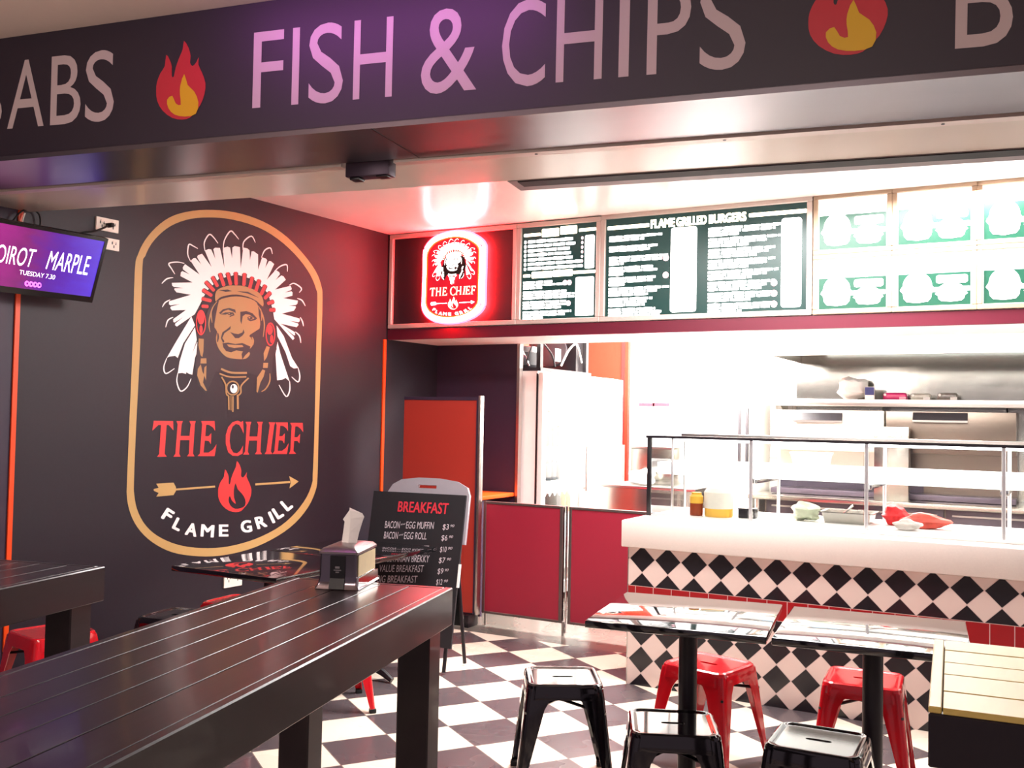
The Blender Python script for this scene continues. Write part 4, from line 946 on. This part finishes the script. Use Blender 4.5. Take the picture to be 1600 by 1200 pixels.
# ================================================================= NAPKIN DISPENSER
nb = thing('napkin_dispenser', 'square chrome and black napkin dispenser with a tissue standing up on the bar table', 'napkin dispenser', (-1.835, 2.325, 1.0505), radians(21))
def rq(a, b_, r, z): 
    out = []
    for cx, cy, a0 in ((a-r, b_-r, 0), (-a+r, b_-r, 90), (-a+r, -b_+r, 180), (a-r, -b_+r, 270)):
        for k in range(4): q = radians(a0+30*k); out.append((cx+r*cos(q), cy+r*sin(q), z))
    return out
MB().loft([rq(.066, .110, .006, 0), rq(.062, .106, .006, .006), rq(.057, .101, .006, .018), rq(.055, .099, .006, .035), rq(.0545, .098, .006, .098)]).obj('body', mat('dark_chrome', S(120, 112, 120), .12, .9), nb, True)
MB().loft([rq(.0585, .102, .008, .0985), rq(.0585, .102, .008, .104), rq(.050, .092, .01, .113), rq(.03, .06, .012, .119), rq(.012, .03, .01, .120)]).obj('lid', mat('brushed_lid', S(150, 140, 142), .3, .8), nb, True)
MB().prism([(-.022, -.1005, .03), (.022, -.1005, .03), (.022, -.1001, .094), (-.022, -.1001, .094)], (0, -.002, 0)).prism([(-.022, -.113, .001), (.022, -.113, .001), (.022, -.1025, .03), (-.022, -.1025, .03)], (0, .003, 0)).obj('front_plate', M_black, nb, True)
MB().box((-.0065, -.1031, .058), (.0065, -.1026, .064)).box((-.011, -.1031, .052), (.011, -.1026, .0545)).box((-.005, -.1031, .046), (.005, -.1026, .049)).obj('small_print', mat('grey_print', S(120, 115, 120), .6), nb, True)
MB().box((.0556, -.085, .034), (.0572, .085, .094)).obj('card', mat('cream_card', S(235, 214, 170), .5, var=.12, scale=40), nb, True, label='cream printed card on the side')
MB().prism([(.0560, -.105, .002), (.0560, .105, .002), (.0560, .097, .031), (.0560, -.097, .031)], (.0065, 0, 0)).obj('side_flare', M_chrome, nb, True)
pts = [[(-.022, .0, .119), (.002, -.012, .119), (.024, .0, .119), (.0, .012, .119)], [(-.020, .004, .145), (.004, -.010, .150), (.030, .002, .150), (.004, .016, .146)], [(-.016, .004, .180), (.006, -.008, .190), (.040, .004, .186), (.006, .014, .184)], [(-.022, .006, .186), (.002, -.004, .214), (.044, .004, .196), (.002, .008, .212)], [(-.002, .004, .214), (.0, .0, .222), (.038, .003, .206), (.001, .006, .219)]]
MB().loft(pts).obj('napkin', M_paper, nb, True, smooth=False)

# ================================================================= KITCHEN
# display fridge: its doors face right, its side faces the room
fr = thing('display_fridge', 'tall white glass-door drinks fridge behind the crimson gate', 'fridge', (-4.03, 8.0, 0))
FXF = -3.70; Y0, Y1, HF = 7.17, 8.86, 1.93
M_fw = mat('white_enamel', S(248, 244, 240), .3, var=.01)
MB().box((-4.38, Y0, .05), (FXF-.05, Y0+.03, HF)).box((-4.38, Y1-.03, .05), (FXF-.05, Y1, HF)).box((-4.38, Y0+.03, .05), (-4.36, Y1-.03, HF)).box((-4.36, Y0+.03, HF-.12), (FXF-.05, Y1-.03, HF)).box((-4.36, Y0+.03, .05), (FXF-.05, Y1-.03, .25)).obj('cabinet', M_fw, fr)
MB().box((-4.359, Y0+.031, .251), (-4.35, Y1-.031, HF-.121)).obj('lit_back', mat('fridge_light_back', (1, 1, 1), .5, var=0, emit=(1, 1, 1), estr=3.), fr)
for k in range(5):
    MB().box((-4.345, Y0+.035, .42+k*.29), (FXF-.09, Y1-.035, .43+k*.29)).obj('shelf', M_white, fr)
ym = (Y0+Y1)/2
for a, c in ((Y0+.004, ym-.003), (ym+.003, Y1-.004)):
    dmb = MB()
    for lo, hi in (((a, .06), (a+.07, HF-.01)), ((c-.07, .06), (c, HF-.01)), ((a+.07, .06), (c-.07, .16)), ((a+.07, HF-.13), (c-.07, HF-.01))): dmb.box((FXF-.045, lo[0], lo[1]), (FXF, hi[0], hi[1]), .003, seg=1)
    d_ = dmb.obj('door', M_fw, fr)
    MB().box((FXF-.028, a+.071, .161), (FXF-.020, c-.071, HF-.131)).obj('pane', M_glass, d_)
    MB().cyl((FXF+.03, c-.035, .9), (FXF+.03, c-.035, 1.3), .012).box((FXF, c-.045, .92), (FXF+.03, c-.025, .94)).box((FXF, c-.045, 1.26), (FXF+.03, c-.025, 1.28)).obj('handle', M_alu, d_)
MB().box((FXF-.060, Y0-.003, .06), (FXF-.0455, Y0+.003, HF-.02)).obj('door_seal', M_black, fr)
for x in (-4.32, -3.82):
    for y in (Y0+.06, Y1-.06): MB().cyl((x, y, 0), (x, y, .05), .02).obj('foot', M_black, fr)
DR = [(.42, S(14, 40, 80), 'blue'), (.71, S(9, 9, 11), 'dark'), (.71, S(150, 112, 12), 'yellow'), (1.0, S(14, 56, 70), 'teal'), (1.29, S(16, 76, 62), 'green'), (1.58, S(48, 28, 42), 'purple')]
place = {.42: 'bottom', .71: 'second lowest', 1.0: 'middle', 1.29: 'second highest', 1.58: 'top'}
for k, (z, c, nm) in enumerate(DR):
    for j in range(3 if nm != 'yellow' else 2):
        y = Y0+.38+j*.095 + (.29 if nm == 'yellow' else 0)
        bottle('drink_bottle', '%s bottle, %s, on the %s fridge shelf' % (nm, ('nearest the handleless side', 'second from the handleless side', 'third from the handleless side')[j], place[z]), FXF-.14, y, z+.0102, .032, .20, mat('bottle_'+nm, c, .2), M_white, 'drinks in the fridge')
cu = thing('condenser_unit', 'open black refrigeration unit with looping cables on top of the fridge', 'refrigeration unit', (-4.05, 7.5, HF+.0005))
MB().box((-4.32, 7.20, HF+.001), (-3.74, 8.20, HF+.03)).obj('tray', M_blackmetal, cu)
MB().box((-3.79, 7.22, HF+.0305), (-3.755, 7.27, 2.28)).obj('upright', M_black, cu)
MB().box((-3.79, 8.12, HF+.0305), (-3.755, 8.17, 2.28)).box((-4.28, 8.0, HF+.0305), (-3.80, 8.19, 2.28)).obj('cage', M_black, cu)
MB().lathe([(.12, 0), (.14, .03), (.14, .14), (.10, .19), (.02, .20)], (-4.02, 7.45, HF+.0305)).obj('compressor', M_black, cu)
MB().lathe([(.13, 0), (.14, .02), (.14, .05), (.03, .06)], (0, 0, 0), M=Matrix.Translation((-3.95, 7.86, 2.12)) @ Matrix.Rotation(radians(75), 4, 'X')).obj('fan', M_blackmetal, cu)
for k, pl in enumerate(([(-3.90, 7.24, 2.0), (-3.84, 7.30, 2.2), (-3.80, 7.5, 2.1), (-3.82, 7.62, 1.99)], [(-4.15, 7.22, 2.0), (-4.1, 7.24, 2.22), (-3.95, 7.26, 2.1), (-3.9, 7.3, 1.98)], [(-3.80, 7.7, 2.0), (-3.77, 7.8, 2.15), (-3.77, 7.95, 2.2), (-3.78, 8.08, 2.05)])):
    MB().tube(smooth_loop(pl, 5, False), .008).obj('cable', (M_black, M_chrome, M_cloudy)[k], cu)
MB().box((-3.84, 7.66, 2.04), (-3.835, 7.76, 2.15)).obj('tag', M_paper, cu, label='white paper tag')
# recess at the end of the fridge
wb = thing('work_bench', 'stainless work bench along the back wall of the kitchen', 'bench', (-.6, 9.2, 0))
MB().box((-2.44, 8.75, .86), (1.55, 9.575, .90), .004).obj('top', M_steel, wb); MB().box((-2.41, 8.82, .3), (1.53, 9.55, .33), .003).obj('undershelf', M_steel, wb)
for x in (-2.38, -1.2, 0., 1.45):
    for y in (8.85, 9.5): MB().cyl((x, y, 0), (x, y, .8595), .022, n=12).obj('leg', M_steel, wb)
pc = thing('prep_cabinet', 'grey steel prep cabinet between the fridge and the display case', 'cabinet', (-2.95, 7.9, 0))
MB().box((-3.35, 7.62, .05), (-2.55, 8.25, .98), .004).obj('body', M_steel, pc); MB().box((-3.36, 7.60, .981), (-2.54, 8.26, 1.0), .003).obj('top', M_alu, pc)
for x in (-3.3, -2.6): MB().cyl((x, 7.9, 0), (x, 7.9, .05), .025).obj('foot', M_black, pc)
tk = thing('steel_bin', 'grey steel container on the prep cabinet right of the fridge', 'container', (-3.02, 8.0, 1.0005))
MB().box((-3.22, 7.90, 1.0006), (-2.84, 8.2, 1.30), .006).obj('body', M_steel, tk); MB().box((-3.225, 7.89, 1.301), (-2.835, 8.21, 1.318), .004).obj('rim', M_alu, tk)
crumple('paper_bag', 'crumpled white paper bag in front of the steel container right of the fridge', 'bag', (-3.05, 7.75, 1.0005), .11, .07, .07, M_paper, 31)
rc = thing('red_crate', 'low red crate on the floor side of the prep cabinet by the counter', 'crate', (-2.9, 7.35, 0))
MB().loft([[(-3.25, 7.15, .0), (-2.5, 7.15, .0), (-2.5, 7.55, .0), (-3.25, 7.55, .0)], [(-3.27, 7.13, .78), (-2.48, 7.13, .78), (-2.48, 7.57, .78), (-3.27, 7.57, .78)]]).obj('body', mat('red_plastic', S(206, 40, 50), .4), rc, smooth=False)
MB().box((-3.29, 7.11, .7805), (-2.46, 7.59, .80), .004).obj('rim', mat('dark_red_plastic', S(150, 26, 40), .4), rc)
# freezer
fz = thing('upright_freezer', 'white double-door upright freezer with two grey handles against the back wall', 'freezer', (-3.1, 9.3, 0))
MB().box((-3.575, 8.98, .05), (-2.46, 9.58, 1.92), .006).obj('cabinet', M_fw, fz)
hx = at_y(1163.5, 655, 8.95).x; hz0, hz1 = at_y(1163, 690, 8.93).z, at_y(1163, 637, 8.93).z
for s, x0, x1 in ((-1, -3.565, hx-.004), (1, hx+.004, -2.47)):
    d_ = MB().box((x0, 8.93, .08), (x1, 8.9795, 1.90), .006).obj('door', M_fw, fz)
    MB().box((hx+s*.035-.013, 8.895, hz0-.25), (hx+s*.035+.013, 8.9295, hz1), .004).obj('handle', mat('grey_handle', S(62, 58, 62), .4), d_)
for x in (-3.5, -2.53): MB().cyl((x, 9.2, 0), (x, 9.2, .05), .03).obj('foot', M_black, fz)
for px0, px1 in ((992, 1016), (1020, 1046)):
    a, c = at_y(px0, 632, 8.929), at_y(px1, 635, 8.929)
    if a.x < -3.56: c.x += -3.56-a.x; a.x = -3.56
    MB().box((a.x, 8.9275, a.z-.016), (c.x, 8.9298, a.z+.016)).obj('printed_label', mat('reddish_print', S(120, 52, 66), .5, var=.4, scale=60), fz, label='reddish printed strip')
uf = thing('under_bench_cabinet', 'dull steel cabinet doors under the kitchen work bench', 'cabinet', (-.6, 9.1, 0))
MB().box((-2.34, 8.96, .335), (1.40, 9.465, .8595), .004).obj('body', mat('dull_steel', S(112, 102, 94), .3, .85), uf)
for k in range(5):
    x0 = -2.32+k*.745
    d_ = MB().box((x0, 8.935, .35), (x0+.73, 8.9595, .845), .004).obj('door', mat('dark_door_steel', S(96, 88, 96), .35, .8), uf)
    MB().box((x0+.05, 8.92, .79), (x0+.68, 8.9345, .805), .002).obj('handle', M_alu, d_)
# exhaust hood, splashback, shelf
hd = thing('exhaust_hood', 'wide stainless exhaust hood over the cooking line', 'exhaust hood', (-.3, 8.9, 2.11))
MB().box((-2.19, 8.2, 2.115), (1.55, 8.22, 2.60)).box((-2.19, 8.221, 2.115), (-2.17, 9.57, 2.60)).box((-2.19, 8.2, 2.601), (1.55, 9.57, 2.62)).obj('canopy', M_steel, hd)
MB().box((-2.168, 8.221, 2.10), (1.55, 8.27, 2.1145)).box((-2.21, 8.19, 2.10), (-2.1685, 8.22, 2.1145)).obj('gutter', M_alu, hd)
MB().prism([(-2.168, 8.28, 2.16), (-2.168, 9.56, 2.34), (-2.168, 9.56, 2.36), (-2.168, 8.28, 2.18)], (3.7, 0, 0)).obj('baffle', mat('dark_steel', S(110, 104, 98), .35, .9), hd)
MB().cyl((-2.0, 9.2, 2.22), (1.4, 9.2, 2.22), .02).obj('lamp_tube', mat('hood_lamp', (1, 1, 1), .4, var=0, emit=(.95, 1, .96), estr=2.5), hd)
sb_ = tag(MB().box((-2.21, 9.585, .9005), (1.58, 9.5995, 2.3)).obj('splashback', M_steel_wavy), 'rippled stainless splashback panel on the wall under the exhaust hood', 'splashback')
ws = thing('wall_shelf', 'long stainless wall shelf holding packets under the exhaust hood', 'shelf', (-.5, 9.4, 1.73))
MB().box((-2.42, 9.22, 1.735), (1.55, 9.584, 1.752), .003).obj('board', M_steel, ws); MB().box((-2.42, 9.205, 1.70), (1.55, 9.2195, 1.765), .003).obj('front_lip', M_alu, ws)
for x in (-2.3, -1.4, -.4, .8): MB().prism([(x, 9.58, 1.734), (x, 9.25, 1.734), (x, 9.58, 1.60)], (.012, 0, 0)).obj('bracket', M_steel, ws)
def shelfx(px): return at_y(px, 612, 9.40).x
zsh = 1.7525
crumple('bread_bag', 'large white bag on the wall shelf under the hood', 'bag', (shelfx(1331), 9.40, zsh), .13, .11, .11, M_paper, 41)
ct = thing('blue_carton', 'small blue and white carton beside the white bag on the wall shelf', 'carton', (shelfx(1363), 9.27, zsh), .1)
MB().box((-.04, -.05, 0), (.04, .05, .125), .002).obj('box', M_paper, ct, True); MB().box((-.038, -.0512, .05), (.038, -.0502, .12)).obj('print', mat('navy_print', S(40, 40, 100), .5), ct, True)
def pack(px, w, h, m, label, mend):
    t = thing('foil_packet', label, 'packet', (shelfx(px), 9.36, zsh))
    MB().box((-w/2, -.05, 0), (w/2, .05, h), .02, seg=3).obj('wrap', m, t, True)
    MB().box((w/2-.06, -.052, .012), (w/2-.005, -.0495, h*.5)).obj('print', mend, t, True)
    MB().cyl((-w/2+.02, -.0505, h*.75), (-w/2+.02, -.054, h*.75), .012).obj('seal', M_paper, t, True)
pack(1400, .20, .075, mat('magenta_wrap', S(190, 30, 96), .3), 'magenta packet on the wall shelf', mat('pale_pink_print', S(236, 170, 190), .5))
pack(1440, .165, .07, mat('clear_grey_wrap', S(176, 170, 158), .2, var=.25, scale=40), 'pale grey clear packet next to the magenta packet', M_paper)
pack(1482, .165, .075, mat('dark_grey_wrap', S(110, 104, 98), .2, var=.35, scale=40), 'dark grey clear packet at the far end of the row on the shelf', M_paper)
# overhead grills on the bench, below the shelf
def grill(px0, px1, label, m, ylo, vent):
    x0, x1 = at_y(px0, 660, 9.05).x, at_y(px1, 660, 9.05).x
    t = thing('overhead_grill', label, 'grill', ((x0+x1)/2, 9.3, .9005))
    MB().box((x0, 9.05, 1.30), (x1, 9.55, 1.66), .004).obj('hood_body', m, t)
    MB().box((x0, 9.30, .92), (x1, 9.55, 1.2995)).obj('back_panel', m, t)
    MB().box((x0, 9.06, .905), (x1, 9.2945, .95), .003).obj('drip_tray', mat('dark_tray_steel', S(84, 74, 84), .4, .7), t)  # tray steel set to a darker tone
    MB().box((x0+.02, 9.295, .951), ((x1-.06) if px0 < 1300 else (x0+.28), 9.2999, 1.12)).obj('recess_sheet', mat('dark_recess_tone', S(58, 50, 62), .6), t)  # thin dark sheet painted for the darkness of the recess under the grill
    v0, v1 = at_y(vent[0], 650, 9.03).x, at_y(vent[1], 650, 9.03).x; zt, zb = at_y(vent[0], 644, 9.03).z, at_y(vent[0], 656, 9.03).z
    MB().prism([(v0, 9.0495, zt), (v1, 9.0495, zt), (v1, 9.02, zb), (v0, 9.02, zb)], (0, .012, 0)).obj('vent_flap', M_blackmetal, t)
    MB().box((v0, 9.015, zb-.018), (v1, 9.0345, zb-.001)).obj('flap_rail', M_alu, t)
    return t
grill(1205, 1381, 'bright stainless overhead grill below the white bag on the shelf', mat('bright_steel_paint', S(236, 230, 218), .3, .2), 690, (1239, 1316))
grill(1384, 1588, 'dull brown-grey stainless overhead grill below the packets on the shelf', mat('dull_steel', S(112, 102, 94), .3, .85), 690, (1426, 1512))
kp = thing('control_box', 'small steel control box with a keypad in front of the dull grill', 'control box', (at_y(1400, 675, 8.9).x, 8.93, .9005))
x0, x1 = at_y(1366, 675, 8.88).x, at_y(1420, 675, 8.88).x; z1 = at_y(1390, 667, 8.88).z
MB().box((x0, 8.88, .9006), (x1, 9.0, z1), .004).obj('case', M_steel, kp)
MB().box((x0+.03, 8.877, z1-.11), (x0+.10, 8.8795, z1-.01)).obj('display', M_cloudy, kp)
mb = MB()
for i in range(6):
    for j in range(4): mb.box((x0+.115+i*.027, 8.876, z1-.03-j*.026), (x0+.13+i*.027, 8.8795, z1-.018-j*.026))
mb.obj('keys', mat('key_print', S(206, 200, 190), .5), kp)
